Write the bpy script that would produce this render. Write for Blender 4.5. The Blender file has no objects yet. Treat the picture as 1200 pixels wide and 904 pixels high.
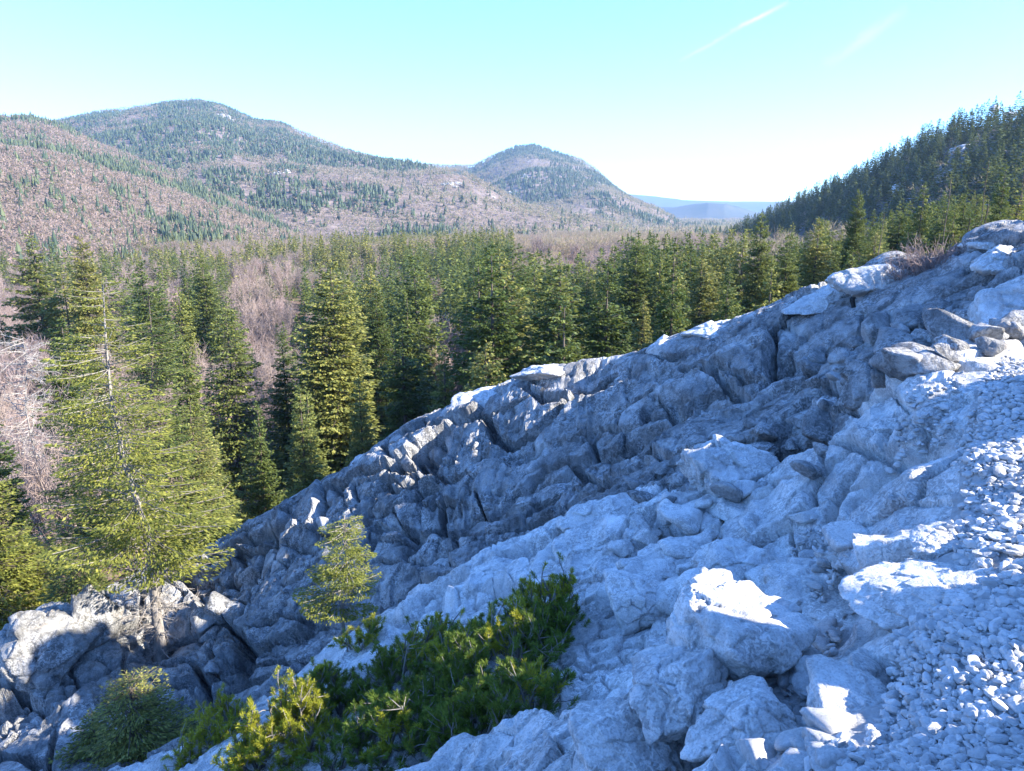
import bpy, math, random, numpy as np
from mathutils import Vector, Matrix, Euler
S = bpy.context.scene
COL = S.collection
random.seed(5); RNG = np.random.default_rng(5)
F = 890.0; PITCH = math.radians(13.9)
CP, SP = math.cos(PITCH), math.sin(PITCH)
SUN_AZ = 104.0; SUN_EL = 30.0          # azimuth clockwise from the view direction (+Y)

def pix(u, v, Y):
    """the point of the world seen at photo pixel (u,v) that lies Y metres ahead"""
    a = (u-600)/F; b = -(v-452)/F
    y = CP+b*SP; z = -SP+b*CP
    k = Y/y
    return (a*k, Y, z*k)
def elev(v, u=600):
    """tangent of elevation (z over horizontal range)"""
    a = (u-600)/F; b = -(v-452)/F
    return (-SP+b*CP)/math.hypot(a, CP+b*SP)
def azim(u, v=250):
    a = (u-600)/F; b = -(v-452)/F
    return math.degrees(math.atan2(a, CP+b*SP))
def to_pix(p):
    x, y, z = p
    f = y*CP-z*SP; up = y*SP+z*CP
    return 600+F*x/f, 452-F*up/f

# ---------------------------------------------------------------- numpy noise
def _h(ix, iy, iz, s):
    n = (ix.astype(np.int64)*374761393 + iy.astype(np.int64)*668265263 + iz.astype(np.int64)*2147483647 + s*974634777) & 0xffffffff
    n = ((n ^ (n >> 13))*1274126177) & 0xffffffff
    n = ((n ^ (n >> 16))*2246822519) & 0xffffffff
    n = n ^ (n >> 15)
    return (n & 0xffffff)/float(0xffffff)
def vnoise(P, s=0):
    f = np.floor(P); i = f.astype(np.int64); t = P-f
    t = t*t*t*(t*(t*6-15)+10)
    r = 0
    for dx in (0, 1):
        for dy in (0, 1):
            for dz in (0, 1):
                w = (t[:, 0] if dx else 1-t[:, 0])*(t[:, 1] if dy else 1-t[:, 1])*(t[:, 2] if dz else 1-t[:, 2])
                r = r+w*_h(i[:, 0]+dx, i[:, 1]+dy, i[:, 2]+dz, s)
    return r*2-1
def fbm(P, o=4, s=0, g=0.5):
    r = 0; a = 1; n = 0
    for k in range(o):
        r = r+a*vnoise(P*(2.03**k)+k*17.3, s+k); n += a; a *= g
    return r/n
def worley(P, s=0):
    """F1, F2, offset vector from nearest seed, id hash triple"""
    f = np.floor(P); i = f.astype(np.int64)
    N = len(P); F1 = np.full(N, 9.); F2 = np.full(N, 9.)
    D = np.zeros((N, 3)); ID = np.zeros((N, 3), np.int64)
    for dx in (-1, 0, 1):
        for dy in (-1, 0, 1):
            for dz in (-1, 0, 1):
                c = i+np.array((dx, dy, dz))
                q = np.stack([c[:, k]+0.08+0.84*_h(c[:, 0], c[:, 1], c[:, 2], s+k) for k in range(3)], 1)
                d = P-q; l = np.sqrt((d*d).sum(1))
                near = l < F1
                F2 = np.where(near, F1, np.minimum(F2, l))
                D[near] = d[near]; ID[near] = c[near]
                F1 = np.where(near, l, F1)
    return F1, F2, D, ID
def sstep(a, b, x):
    t = np.clip((x-a)/(b-a), 0, 1); return t*t*(3-2*t)

# ---------------------------------------------------------------- object helpers
def mesh_np(name, V, Fc, mats=None, smooth=False, mi=None):
    """V (n,3); Fc list of arrays (k,3) or (k,4)"""
    if not isinstance(Fc, (list, tuple)): Fc = [Fc]
    Fc = [np.asarray(f, np.int32) for f in Fc if len(f)]
    me = bpy.data.meshes.new(name)
    V = np.asarray(V, np.float32)
    me.vertices.add(len(V)); me.vertices.foreach_set('co', V.ravel())
    nl = sum(f.size for f in Fc); npz = sum(len(f) for f in Fc)
    me.loops.add(nl); me.polygons.add(npz)
    me.loops.foreach_set('vertex_index', np.concatenate([f.ravel() for f in Fc]))
    tot = np.concatenate([np.full(len(f), f.shape[1], np.int32) for f in Fc])
    st = np.concatenate([[0], np.cumsum(tot)[:-1]]).astype(np.int32)
    me.polygons.foreach_set('loop_start', st)
    me.polygons.foreach_set('loop_total', tot)
    me.polygons.foreach_set('use_smooth', np.full(npz, smooth))
    if mi is not None: me.polygons.foreach_set('material_index', np.asarray(mi, np.int32))
    if mats:
        for m in (mats if isinstance(mats, (list, tuple)) else [mats]): me.materials.append(m)
    me.update(calc_edges=True)
    return me
def link(name, me, parent=None):
    o = bpy.data.objects.new(name, me); COL.objects.link(o)
    if parent is not None: o.parent = parent
    return o
def tag(o, label=None, cat=None, group=None, kind=None):
    if label: o['label'] = label
    if cat: o['category'] = cat
    if group: o['group'] = group
    if kind: o['kind'] = kind
    return o
def empty(name, loc=(0, 0, 0)):
    o = bpy.data.objects.new(name, None); COL.objects.link(o); o.location = loc
    o.empty_display_size = 0.3
    return o
def copy_tree(o, parent=None):
    c = o.copy(); COL.objects.link(c); c.parent = parent
    for ch in list(o.children): copy_tree(ch, c)
    return c

# ---------------------------------------------------------------- materials
def newmat(name):
    m = bpy.data.materials.new(name); m.use_nodes = True
    nt = m.node_tree; nt.nodes.clear()
    out = nt.nodes.new('ShaderNodeOutputMaterial')
    return m, nt, out
class NB:
    def __init__(s, nt): s.nt = nt; s.n = nt.nodes; s.l = nt.links
    def add(s, t, **kw):
        n = s.n.new(t)
        for k, v in kw.items():
            if k.startswith('i_'):
                key = k[2:]; key = int(key) if key.isdigit() else key.replace('_', ' ')
                if hasattr(v, 'default_value') or hasattr(v, 'is_output'): s.l.new(v, n.inputs[key])
                else: n.inputs[key].default_value = v
            else: setattr(n, k, v)
        return n
    def noise(s, vec, scale, detail=5, rough=.55, dist=0):
        n = s.add('ShaderNodeTexNoise'); n.inputs['Scale'].default_value = scale; n.inputs['Detail'].default_value = detail
        n.inputs['Roughness'].default_value = rough; n.inputs['Distortion'].default_value = dist
        s.l.new(vec, n.inputs['Vector']); return n.outputs['Fac']
    def ramp(s, fac, stops, interp='LINEAR'):
        n = s.add('ShaderNodeValToRGB'); n.color_ramp.interpolation = interp
        e = n.color_ramp.elements
        while len(e) < len(stops): e.new(.5)
        for x, (p, c) in zip(e, stops):
            x.position = p; x.color = (*c, 1) if len(c) == 3 else c
        s.l.new(fac, n.inputs['Fac']); return n.outputs['Color']
    def mix(s, fac, a, b, mode='MIX'):
        n = s.add('ShaderNodeMix', data_type='RGBA', blend_type=mode)
        for k, v in ((0, fac), (6, a), (7, b)):
            if isinstance(v, (int, float)): n.inputs[k].default_value = v
            elif isinstance(v, tuple): n.inputs[k].default_value = (*v, 1)[:4]
            else: s.l.new(v, n.inputs[k])
        return n.outputs[2]
    def math(s, op, a, b=0.5, c=None):
        n = s.add('ShaderNodeMath', operation=op)
        for k, v in enumerate((a, b) if c is None else (a, b, c)):
            if isinstance(v, (int, float)): n.inputs[k].default_value = v
            else: s.l.new(v, n.inputs[k])
        return n.outputs[0]
def g3(v): return (v, v, v)

def rock_mat(name, base, dark, light, patch=1.0, scale=1.0, rust=0.0, obj_coords=False, bump=1.0, crk=0.0, streak=.25):
    m, nt, out = newmat(name); b = NB(nt)
    tc = b.add('ShaderNodeTexCoord'); geo = b.add('ShaderNodeNewGeometry')
    vec = tc.outputs['Object'] if obj_coords else geo.outputs['Position']
    n1 = b.noise(vec, 1.3*scale, 6, .6, .4)
    n2 = b.noise(vec, 9*scale, 8, .65, .8)
    n3 = b.noise(vec, 60*scale, 5, .6)
    nl = b.noise(vec, 16*scale, 3, .45, 1.4)
    c = b.ramp(n1, [(.3, dark), (.5, base), (.7, light)])
    c = b.mix(b.math('MULTIPLY', b.ramp(n2, [(.35, g3(0)), (.62, g3(1))]), .55), c, b.mix(.5, c, light))
    # lichen blotches with a fairly sharp rim
    bl = b.ramp(nl, [(.48, g3(0)), (.515, g3(1))])
    msk = b.ramp(b.noise(vec, 2.1*scale, 4, .6), [(.38, g3(0)), (.56, g3(1))])
    c = b.mix(b.math('MULTIPLY', b.math('MULTIPLY', bl, msk), .72*patch), c, tuple(x*.55 for x in base))
    sp = b.ramp(n3, [(.36, g3(.62)), (.5, g3(1)), (.75, g3(1.12))])
    c = b.mix(.75, c, sp, 'MULTIPLY')
    if rust:
        rm = b.ramp(b.noise(vec, 3.3*scale, 5, .6), [(.60, g3(0)), (.72, g3(1))])
        c = b.mix(b.math('MULTIPLY', rm, rust), c, (.30, .22, .14))
    # dark water streaks / pits
    v = b.add('ShaderNodeTexVoronoi', feature='DISTANCE_TO_EDGE'); v.inputs['Scale'].default_value = 3.2*scale
    wv = b.add('ShaderNodeVectorMath', operation='ADD'); nz = b.add('ShaderNodeTexNoise'); nz.inputs['Scale'].default_value = 2.5*scale; nz.inputs['Detail'].default_value = 4
    b.l.new(vec, nz.inputs['Vector'])
    sc = b.add('ShaderNodeVectorMath', operation='SCALE'); sc.inputs['Scale'].default_value = .35/scale
    b.l.new(nz.outputs['Color'], sc.inputs[0]); b.l.new(vec, wv.inputs[0]); b.l.new(sc.outputs[0], wv.inputs[1]); b.l.new(wv.outputs[0], v.inputs['Vector'])
    crack = b.ramp(v.outputs['Distance'], [(0, g3(0)), (.035, g3(1))])
    cm = b.ramp(b.noise(vec, 1.1*scale, 3), [(.45, g3(0)), (.55, g3(1))])
    crackm = b.mix(b.math('MULTIPLY', cm, crk), (1, 1, 1), crack)
    c = b.mix(.6, c, crackm, 'MULTIPLY')
    # rain streaks run down the dip, stretched along it
    mp = b.add('ShaderNodeMapping'); mp.inputs['Rotation'].default_value = (.5, -.35, .3); mp.inputs['Scale'].default_value = (1, .5, .22); b.l.new(vec, mp.inputs[0])
    ns = b.noise(mp.outputs[0], 7*scale, 7, .62, .6)
    stc = b.ramp(ns, [(.36, g3(.42)), (.50, g3(1)), (.72, g3(1.25))])
    c = b.mix(streak, c, stc, 'MULTIPLY')
    p = b.add('ShaderNodeBsdfPrincipled'); p.inputs['Roughness'].default_value = .92; p.inputs['Specular IOR Level'].default_value = .15
    b.l.new(c, p.inputs['Base Color'])
    h = b.math('ADD', b.math('MULTIPLY', n2, 1.0), b.math('MULTIPLY', n3, .28))
    h = b.math('ADD', h, b.math('MULTIPLY', crackm, .25)); h = b.math('ADD', h, b.math('MULTIPLY', ns, 1.6*streak))
    bp = b.add('ShaderNodeBump'); bp.inputs['Strength'].default_value = .75*bump; bp.inputs['Distance'].default_value = .06/scale
    b.l.new(h, bp.inputs['Height']); b.l.new(bp.outputs[0], p.inputs['Normal'])
    b.l.new(p.outputs[0], out.inputs[0])
    return m
def leaf_mat(name, cols, trans=.35, rough=.6, rand_obj=.25, nscale=.5):
    m, nt, out = newmat(name); b = NB(nt)
    geo = b.add('ShaderNodeNewGeometry'); oi = b.add('ShaderNodeObjectInfo')
    r = geo.outputs['Random Per Island']
    nz = b.noise(geo.outputs['Position'], nscale, 3)
    f = b.math('ADD', b.math('MULTIPLY', r, .55), b.math('MULTIPLY', nz, .45))
    k = len(cols)
    c = b.ramp(f, [(.15+.7*i/(k-1), cols[i]) for i in range(k)])
    hs = b.add('ShaderNodeHueSaturation'); b.l.new(c, hs.inputs['Color'])
    b.l.new(b.math('MULTIPLY_ADD', oi.outputs['Random'], rand_obj*2, 1-rand_obj), hs.inputs['Value'])
    b.l.new(b.math('MULTIPLY_ADD', oi.outputs['Random'], -.05*rand_obj*4, .5+.025*rand_obj*4), hs.inputs['Hue'])
    d = b.add('ShaderNodeBsdfPrincipled'); d.inputs['Roughness'].default_value = rough; d.inputs['Specular IOR Level'].default_value = .2
    b.l.new(hs.outputs[0], d.inputs['Base Color'])
    if trans:
        t = b.add('ShaderNodeBsdfTranslucent'); b.l.new(b.mix(.5, hs.outputs[0], (.30, .34, .05)), t.inputs['Color'])
        mx = b.add('ShaderNodeMixShader'); mx.inputs[0].default_value = trans
        b.l.new(d.outputs[0], mx.inputs[1]); b.l.new(t.outputs[0], mx.inputs[2]); b.l.new(mx.outputs[0], out.inputs[0])
    else: b.l.new(d.outputs[0], out.inputs[0])
    return m
def bark_mat(name, c1, c2, sc=6):
    m, nt, out = newmat(name); b = NB(nt)
    geo = b.add('ShaderNodeNewGeometry'); tc = b.add('ShaderNodeTexCoord')
    mp = b.add('ShaderNodeMapping'); mp.inputs['Scale'].default_value = (1, 1, .3); b.l.new(tc.outputs['Object'], mp.inputs[0])
    n = b.noise(mp.outputs[0], sc*3, 6, .65)
    c = b.ramp(n, [(.3, c1), (.7, c2)])
    p = b.add('ShaderNodeBsdfPrincipled'); p.inputs['Roughness'].default_value = .9; p.inputs['Specular IOR Level'].default_value = .1
    b.l.new(c, p.inputs['Base Color'])
    bp = b.add('ShaderNodeBump'); bp.inputs['Strength'].default_value = .8; bp.inputs['Distance'].default_value = .02
    b.l.new(n, bp.inputs['Height']); b.l.new(bp.outputs[0], p.inputs['Normal'])
    b.l.new(p.outputs[0], out.inputs[0]); return m
def ground_mat(name, stops, scale, bump=.3, rocky=None, dist=.5):
    m, nt, out = newmat(name); b = NB(nt)
    geo = b.add('ShaderNodeNewGeometry'); vec = geo.outputs['Position']
    n = b.noise(vec, scale, 8, .7, .3); n2 = b.noise(vec, scale*.12, 5, .6)
    f = b.math('ADD', b.math('MULTIPLY', n, .6), b.math('MULTIPLY', n2, .4))
    c = b.ramp(f, stops)
    if rocky:
        rk = b.ramp(b.noise(vec, rocky[0], 9, .62), [(rocky[1], g3(0)), (rocky[1]+.02, g3(1))])
        c = b.mix(rk, c, rocky[2])
    p = b.add('ShaderNodeBsdfPrincipled'); p.inputs['Roughness'].default_value = 1; p.inputs['Specular IOR Level'].default_value = 0
    b.l.new(c, p.inputs['Base Color'])
    bp = b.add('ShaderNodeBump'); bp.inputs['Strength'].default_value = bump; bp.inputs['Distance'].default_value = dist
    b.l.new(n, bp.inputs['Height']); b.l.new(bp.outputs[0], p.inputs['Normal'])
    b.l.new(p.outputs[0], out.inputs[0]); return m

M = {}
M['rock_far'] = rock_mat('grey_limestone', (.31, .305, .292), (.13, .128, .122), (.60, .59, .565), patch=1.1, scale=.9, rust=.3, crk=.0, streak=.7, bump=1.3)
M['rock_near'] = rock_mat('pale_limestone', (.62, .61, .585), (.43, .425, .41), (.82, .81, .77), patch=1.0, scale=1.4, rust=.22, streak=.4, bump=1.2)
M['stone'] = rock_mat('loose_limestone', (.44, .435, .42), (.30, .30, .29), (.58, .57, .55), patch=.45, scale=3, rust=.08, obj_coords=True, bump=.5)
M['boulder'] = rock_mat('boulder_limestone', (.60, .59, .565), (.42, .415, .40), (.80, .79, .75), patch=.9, scale=1.6, rust=.2)
def gravel_mat():
    m, nt, out = newmat('limestone_gravel'); b = NB(nt)
    geo = b.add('ShaderNodeNewGeometry'); vec = geo.outputs['Position']
    c = b.ramp(geo.outputs['Random Per Island'], [(0, (.36, .36, .35)), (.5, (.46, .455, .44)), (1, (.56, .55, .53))])
    n = b.noise(vec, 70, 4); c = b.mix(.5, c, b.ramp(n, [(.3, g3(.7)), (.7, g3(1.15))]), 'MULTIPLY')
    p = b.add('ShaderNodeBsdfPrincipled'); p.inputs['Roughness'].default_value = .95; p.inputs['Specular IOR Level'].default_value = .1
    b.l.new(c, p.inputs['Base Color'])
    bp = b.add('ShaderNodeBump'); bp.inputs['Strength'].default_value = .4; bp.inputs['Distance'].default_value = .01
    b.l.new(n, bp.inputs['Height']); b.l.new(bp.outputs[0], p.inputs['Normal'])
    b.l.new(p.outputs[0], out.inputs[0]); return m
M['gravel'] = gravel_mat()
M['grit'] = ground_mat('stone_grit', [(.3, (.26, .258, .25)), (.7, (.48, .475, .46))], 40, .8, None, .02)
M['litter'] = ground_mat('leaf_litter', [(.35, (.06, .042, .03)), (.5, (.13, .09, .065)), (.65, (.2, .15, .115))], 1.5, .6)
M['slope'] = ground_mat('wooded_slope', [(.35, (.10, .078, .062)), (.5, (.19, .15, .13)), (.65, (.26, .21, .185))], .05, .8, (.012, .70, (.45, .44, .42)), 6)
M['hill'] = ground_mat('shaded_slope', [(.35, (.10, .09, .08)), (.5, (.16, .14, .12)), (.65, (.33, .32, .30))], .12, .8, (.04, .60, (.42, .41, .40)), 3)
M['crag'] = rock_mat('crag_limestone', (.42, .41, .39), (.25, .25, .245), (.56, .55, .53), patch=.9, scale=.12, streak=.6)
M['blue'] = ground_mat('distant_slope', [(.35, (.04, .05, .045)), (.65, (.09, .085, .08))], .01, .5, None, 6)
M['fir'] = leaf_mat('fir_needles', [(.045, .066, .022), (.125, .148, .038), (.26, .27, .065)], .28, rand_obj=.42)
M['fir_far'] = leaf_mat('far_fir_needles', [(.022, .040, .026), (.046, .070, .036), (.085, .11, .045)], .15, nscale=.03)
M['fir_hill'] = leaf_mat('hill_fir_needles', [(.034, .054, .034), (.080, .108, .048), (.16, .18, .07)], .2, nscale=.05)
M['spruce_gold'] = leaf_mat('sunny_needles', [(.08, .098, .022), (.18, .195, .04), (.33, .32, .065)], .35, rand_obj=.05, nscale=1.2)
M['pine'] = leaf_mat('mountain_pine_needles', [(.06, .10, .018), (.12, .18, .03), (.21, .27, .045)], .4, rand_obj=.1, nscale=1.5)
M['pine_suntint'] = leaf_mat('sun_tinted_pine_needles', [(.16, .17, .02), (.36, .35, .035), (.58, .52, .05)], .4, rand_obj=.1, nscale=1.5)  # sunlight on the pine tips is put into this yellow
M['bark'] = bark_mat('conifer_bark', (.06, .047, .036), (.17, .14, .11))
M['bark_grey'] = bark_mat('weathered_bark', (.11, .098, .085), (.34, .31, .275), 3)
M['twig'] = leaf_mat('bare_twigs', [(.16, .12, .10), (.27, .205, .175), (.38, .30, .26)], 0, .9, .12, .1)
M['twig_far'] = leaf_mat('far_bare_twigs', [(.24, .17, .145), (.33, .24, .205), (.41, .31, .27)], .5, .9, .1, .01)
M['twig_dead'] = leaf_mat('dead_twigs', [(.20, .18, .155), (.30, .27, .24), (.42, .39, .35)], 0, .9, .05, 1)
M['leaf_rust'] = leaf_mat('rusty_leaves', [(.16, .06, .03), (.26, .11, .05), (.32, .17, .08)], .3, rand_obj=.05)
# ================================================================ TERRAIN
def rbf_fit(P, z):
    P = np.asarray(P, float); z = np.asarray(z, float)
    n = len(P); A = np.sqrt(((P[:, None]-P[None])**2).sum(2)+.02)
    B = np.hstack([np.ones((n, 1)), P]); Z = np.zeros((3, 3))
    W = np.linalg.solve(np.block([[A+np.eye(n)*-1e-3, B], [B.T, Z]]), np.concatenate([z, np.zeros(3)]))
    return P, W
def rbf_eval(R, X, Y):
    P, W = R; out = np.empty(len(X))
    for i in range(0, len(X), 40000):
        q = np.stack([X[i:i+40000], Y[i:i+40000]], 1)
        A = np.sqrt(((q[:, None]-P[None])**2).sum(2)+.02)
        out[i:i+40000] = A@W[:-3]+W[-3]+q@W[-2:]
    return out
near_px = [  # photo pixel, metres ahead
 # near slab beside the path and the block field below it
 (1080,440,7.9),(1150,421,8.0),(1045,462,7.6),(1010,492,7.3),(960,560,6.7),(930,625,6.0),(1060,520,6.0),(1050,600,4.7),(1000,640,4.7),(1090,560,4.7),(1040,670,3.9),
 (850,605,7.4),(780,595,8.3),(700,620,8.6),(640,645,8.6),(560,676,8.3),(500,712,8.0),(440,748,7.8),(385,782,7.6),(340,812,7.5),(240,880,7.3),
 (760,660,6.9),(700,700,6.4),(620,730,6.5),(540,780,6.2),(450,830,6.2),(850,665,6.2),(900,690,5.4),(960,720,4.5),
 (820,720,4.1),(700,800,4.5),(760,820,3.7),(620,830,4.6),(560,870,4.4),(500,902,4.3),(400,900,5.0),(300,900,5.6),
 (690,890,3.4),(800,885,2.95),(880,870,2.75),(950,880,2.4),(930,780,3.3),(970,760,3.5),(1000,790,2.75),(890,790,3.35),
 # gully
 (930,600,8.4),(1010,478,9.0),(1100,415,9.8),(1180,400,9.6),(960,530,9.2),
 (890,590,9.4),(810,575,10.2),(720,590,11.4),(650,640,11.9),(600,655,12.0),(500,680,12.4),(420,730,12.4),(330,800,12.2),(260,840,12.2),
 # face of the back ridge
 (1180,340,11.0),(1100,370,11.3),(1000,410,12.0),(900,450,12.8),(1000,350,14.0),(900,500,11.4),(800,470,13.8),(800,530,11.8),(700,500,15.0),(700,550,13.0),(600,480,16.4),(600,550,14.8),(600,600,13.3),
 (500,530,16.6),(500,600,14.7),(420,600,16.2),(400,680,14.4),(330,650,16.6),(300,720,14.8),(250,690,16.8),(240,780,13.9),
 # crest of the back ridge
 (1260,262,12.0),(1200,280,12.2),(1150,292,12.8),(1100,330,13.3),(1045,316,14.0),(980,345,14.6),(920,368,15.1),(870,385,15.5),(800,402,16.2),(740,420,16.7),(690,428,17.0),(650,434,17.3),(600,448,17.6),(560,465,17.8),(480,502,18.2),(420,545,18.2),(350,590,18.2),(290,620,18.2),(240,648,18.2),
 # lower left outcrop and the forest floor beyond
 (190,795,15.3),(215,740,15.6),(150,815,13.2),(150,745,15.2),(110,730,15.0),(60,740,14.5),(30,775,14.0),(10,830,12.6),(60,850,11.8),(110,860,11.6),(0,900,11.0),(160,890,11.2),
 (100,690,18.5),(20,730,20.0),(0,760,17.5),(60,600,27),(200,660,21),(-60,640,24),(-80,800,16)]
pts = [pix(*p) for p in near_px]
# behind the crest the ground falls to the wood
for (u, v, Y) in [p for p in near_px if p in near_px[near_px.index((1260,262,12.0)):near_px.index((240,648,18.2))+1]]:
    x, y, z = pix(u, v, Y); k = Y/math.hypot(x, y)
    pts.append((x*(1+1.3/Y), Y+1.3, z-.75)); pts.append((x*(1+6/Y), Y+6, min(z-6, -7)-.0))
# the gravel path, nearly level
for x, y, z in [(1.1,1.6,-1.62),(2,1.0,-1.62),(1.7,2.6,-1.6),(2.6,2.2,-1.58),(2.3,3.4,-1.6),(3.4,3.4,-1.57),(3.0,4.5,-1.6),(4.2,4.6,-1.55),(3.9,6,-1.58),(5,6,-1.52),(4.9,7.2,-1.55),(5.8,7.3,-1.5),
                (0,0,-1.6),(1.5,-1,-1.6),(-.2,1.2,-1.75),(0.3,-3,-1.6),(3,-4,-1.5),(-2,0,-3.0),(-1.0,1.5,-2.6),(-5,0,-5.5),(-12,0,-9.5),(-20,4,-13),(-25,16,-15.5),(-24,28,-17),(0,30,-18),(14,30,-15),
                (24,26,-9),(20,16,-2),(14,12,.2),(22,8,1.5),(9,8.5,-1.2),(12,3,-1.2),(8,2,-1.4),(8,-5,-1),(20,-6,0),(-8,-8,-8),(0,-9,-2),(-22,-8,-12),(-1.0,2.6,-3.6),(-3,3,-4.6),(-8,8.5,-8.6),(-12,9,-9.6)]:
    pts.append((x, y, z))
pts = np.array(pts); RB = rbf_fit(pts[:, :2], pts[:, 2])
PE_Y = [1.93, 2.7, 3.31, 4.5, 5.94, 7.2, 7.6]; PE_X = [.95, 1.48, 2.02, 2.78, 3.66, 4.67, 5.3]
def path_edge(y): return np.interp(y, [-20]+PE_Y+[8.2, 30], [-.9]+PE_X+[9, 60])
SHADE_BANK_Y = [-12, 1.45, 1.6, 2.1, 2.2, 2.38, 2.48, 4.4, 4.6, 6.0, 6.3, 8.3, 8.6, 9.8, 11.5, 30]  # crest profile of the added shade caster, notched to let sun patches through
SHADE_BANK_Z = [2.0, 1.6, -1.3, -1.3, 1.2, 1.2, -1.5, -1.5, -.2, -.2, -1.2, -1.2, 1.6, 1.5, .1, .1]
def shade_bank(x, y):
    t = np.interp(y, SHADE_BANK_Y, SHADE_BANK_Z)
    return t
def near_base(x, y):
    z = rbf_eval(RB, x, y)
    # unseen rise added past the right edge of the view to shade the foreground
    e = .74*np.maximum(y, 1.2)+.75
    w = sstep(0, .8, x-e)*sstep(2.6, 1.5, x-e)*sstep(12.5, 10.5, y)
    t = shade_bank(x, y)
    return z*(1-w)+np.maximum(t, z)*w
GU = sorted([pix(*p)[:2] for p in [(240,865,9.4),(330,806,9.3),(440,740,9.6),(560,668,10),(640,640,10.2),(750,590,10.2),(880,598,9.0),(960,540,8.5),(1010,484,8.6),(1080,430,9.0),(1180,405,9.0)]])
GUX = [g[0] for g in GU]; GUY = [g[1] for g in GU]
D1 = np.array((.86, -.30, .41)); D2 = np.array((.25, .95, .18)); D2 -= D1*D2.dot(D1); D1 /= np.linalg.norm(D1); D2 /= np.linalg.norm(D2); D3 = np.cross(D1, D2)
BAS = np.stack([D1, D2, D3])
def hsh(ID, s): return _h(ID[:, 0], ID[:, 1], ID[:, 2], s)*2-1
def rock_disp(P, near):
    """metres of relief along the surface normal"""
    Q = P@BAS.T
    W = np.stack([fbm(P*.7, 3, 11), fbm(P*.7, 3, 22), fbm(P*.7, 3, 33)], 1)
    ridge = 1-near
    d = np.zeros(len(P))
    # big plates elongated along the ridge
    sc = np.array((.23, .50, .50))
    F1, F2, D, ID = worley(Q*sc+W*.16, 1)
    e = F2-F1
    g = np.stack([hsh(ID, 61), hsh(ID, 62), hsh(ID, 63)], 1)
    t1 = hsh(ID, 64)*.26+(g*D).sum(1)*.70
    crackw = sstep(.004, .05, e)
    d += (t1-.70*(1-crackw))*(.45+.55*ridge)
    karr = hsh(ID, 65)
    # medium blocks
    sc = np.array((.95, 1.5, 1.5))
    F1, F2, D, ID = worley(Q*sc+W*.35+7.7, 2)
    e2 = F2-F1; g = np.stack([hsh(ID, 71), hsh(ID, 72), hsh(ID, 73)], 1)
    m2 = sstep(-.06, .22, fbm(P*.35, 2, 5)-.02*ridge)
    d += (hsh(ID, 74)*.08+(g*D).sum(1)*.30-.24*(1-sstep(.004, .07, e2)))*(.15+.85*m2)*(.40+.60*ridge)
    # small blocks in the crushed zones
    F1, F2, D, ID = worley(P*np.array((3.1, 3.1, 3.6))+W*.5+3.3, 3)
    e3 = F2-F1; g = np.stack([hsh(ID, 81), hsh(ID, 82), hsh(ID, 83)], 1)
    m3 = sstep(.06, .4, fbm(P*.5+9, 3, 8)+.02*ridge)
    d += (hsh(ID, 84)*.05+(g*D).sum(1)*.10-.09*(1-sstep(0, .10, e3)))*m3*(.45+.65*ridge)
    # solution flutes running down the dip
    a = Q[:, 0]*4.4+W[:, 0]*.9; bb = Q[:, 1]*.5
    fl = vnoise(np.stack([a, bb, Q[:, 2]*.5], 1), 40); fl2 = vnoise(np.stack([a*2.3, bb*1.3, Q[:, 2]], 1), 41)
    mk = sstep(-.2, .4, karr)*sstep(.05, .3, e+.1)*(.35+.55*ridge)
    d += -mk*(np.abs(fl)**.8*.17+np.abs(fl2)*.05)+mk*.06
    rd = 1-np.abs(vnoise(np.stack([Q[:, 0]*2.2+W[:, 1], Q[:, 1]*.9, Q[:, 2]*2.6], 1), 63)); d += (rd**4*.03-.01)*ridge
    rd = 1-np.abs(vnoise(np.stack([Q[:, 0]*1.1, Q[:, 1]*3.1, Q[:, 2]*4.2], 1)+W*.6, 64)); d -= rd**10*.16*ridge
    cj = P@np.cross(np.array((-.35, -.7, .62)), D1)*.62+fbm(P*.28, 3, 66)*.75; cj2 = P@np.array((.55, -.2, -.8))*.45+fbm(P*.35+4, 3, 67)*.9
    cj3 = P@np.array((-.35, .15, -.75))*.5+fbm(P*.4+8, 3, 69)*1.0
    for q, dp in ((cj, .8), (cj2, .6), (cj3, .5)):
        fr = np.abs(q-np.round(q)); d -= (1-sstep(.004, .042, fr))*dp*ridge*sstep(-.3, .05, fbm(P*.4+dp*30, 2, 68)); d += (_h(np.round(q+.5).astype(np.int64), np.zeros(len(q), np.int64), np.zeros(len(q), np.int64), 3)-.5)*.22*ridge
    # strata steps
    st = Q[:, 2]*2.6+W[:, 1]*.8
    stp = (st-np.floor(st)); d += (sstep(0, .25, stp)-.5)*.05*ridge
    d += fbm(P*1.1, 4, 50)*.10+fbm(P*5, 4, 55, .6)*.035+(1-np.abs(vnoise(P*3.1, 77)))**3*.05
    # pits in the near slab
    F1, F2, D, ID = worley(P*4.5+1.1, 9)
    pit = (hsh(ID, 91) > .62)
    d -= pit*sstep(.30, .05, F1)*.07*near
    hi = np.where(d > .12, .12+(d-.12)*.45, np.maximum(d, -.8)); d = d*near+hi*ridge-.03*ridge
    return d
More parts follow.
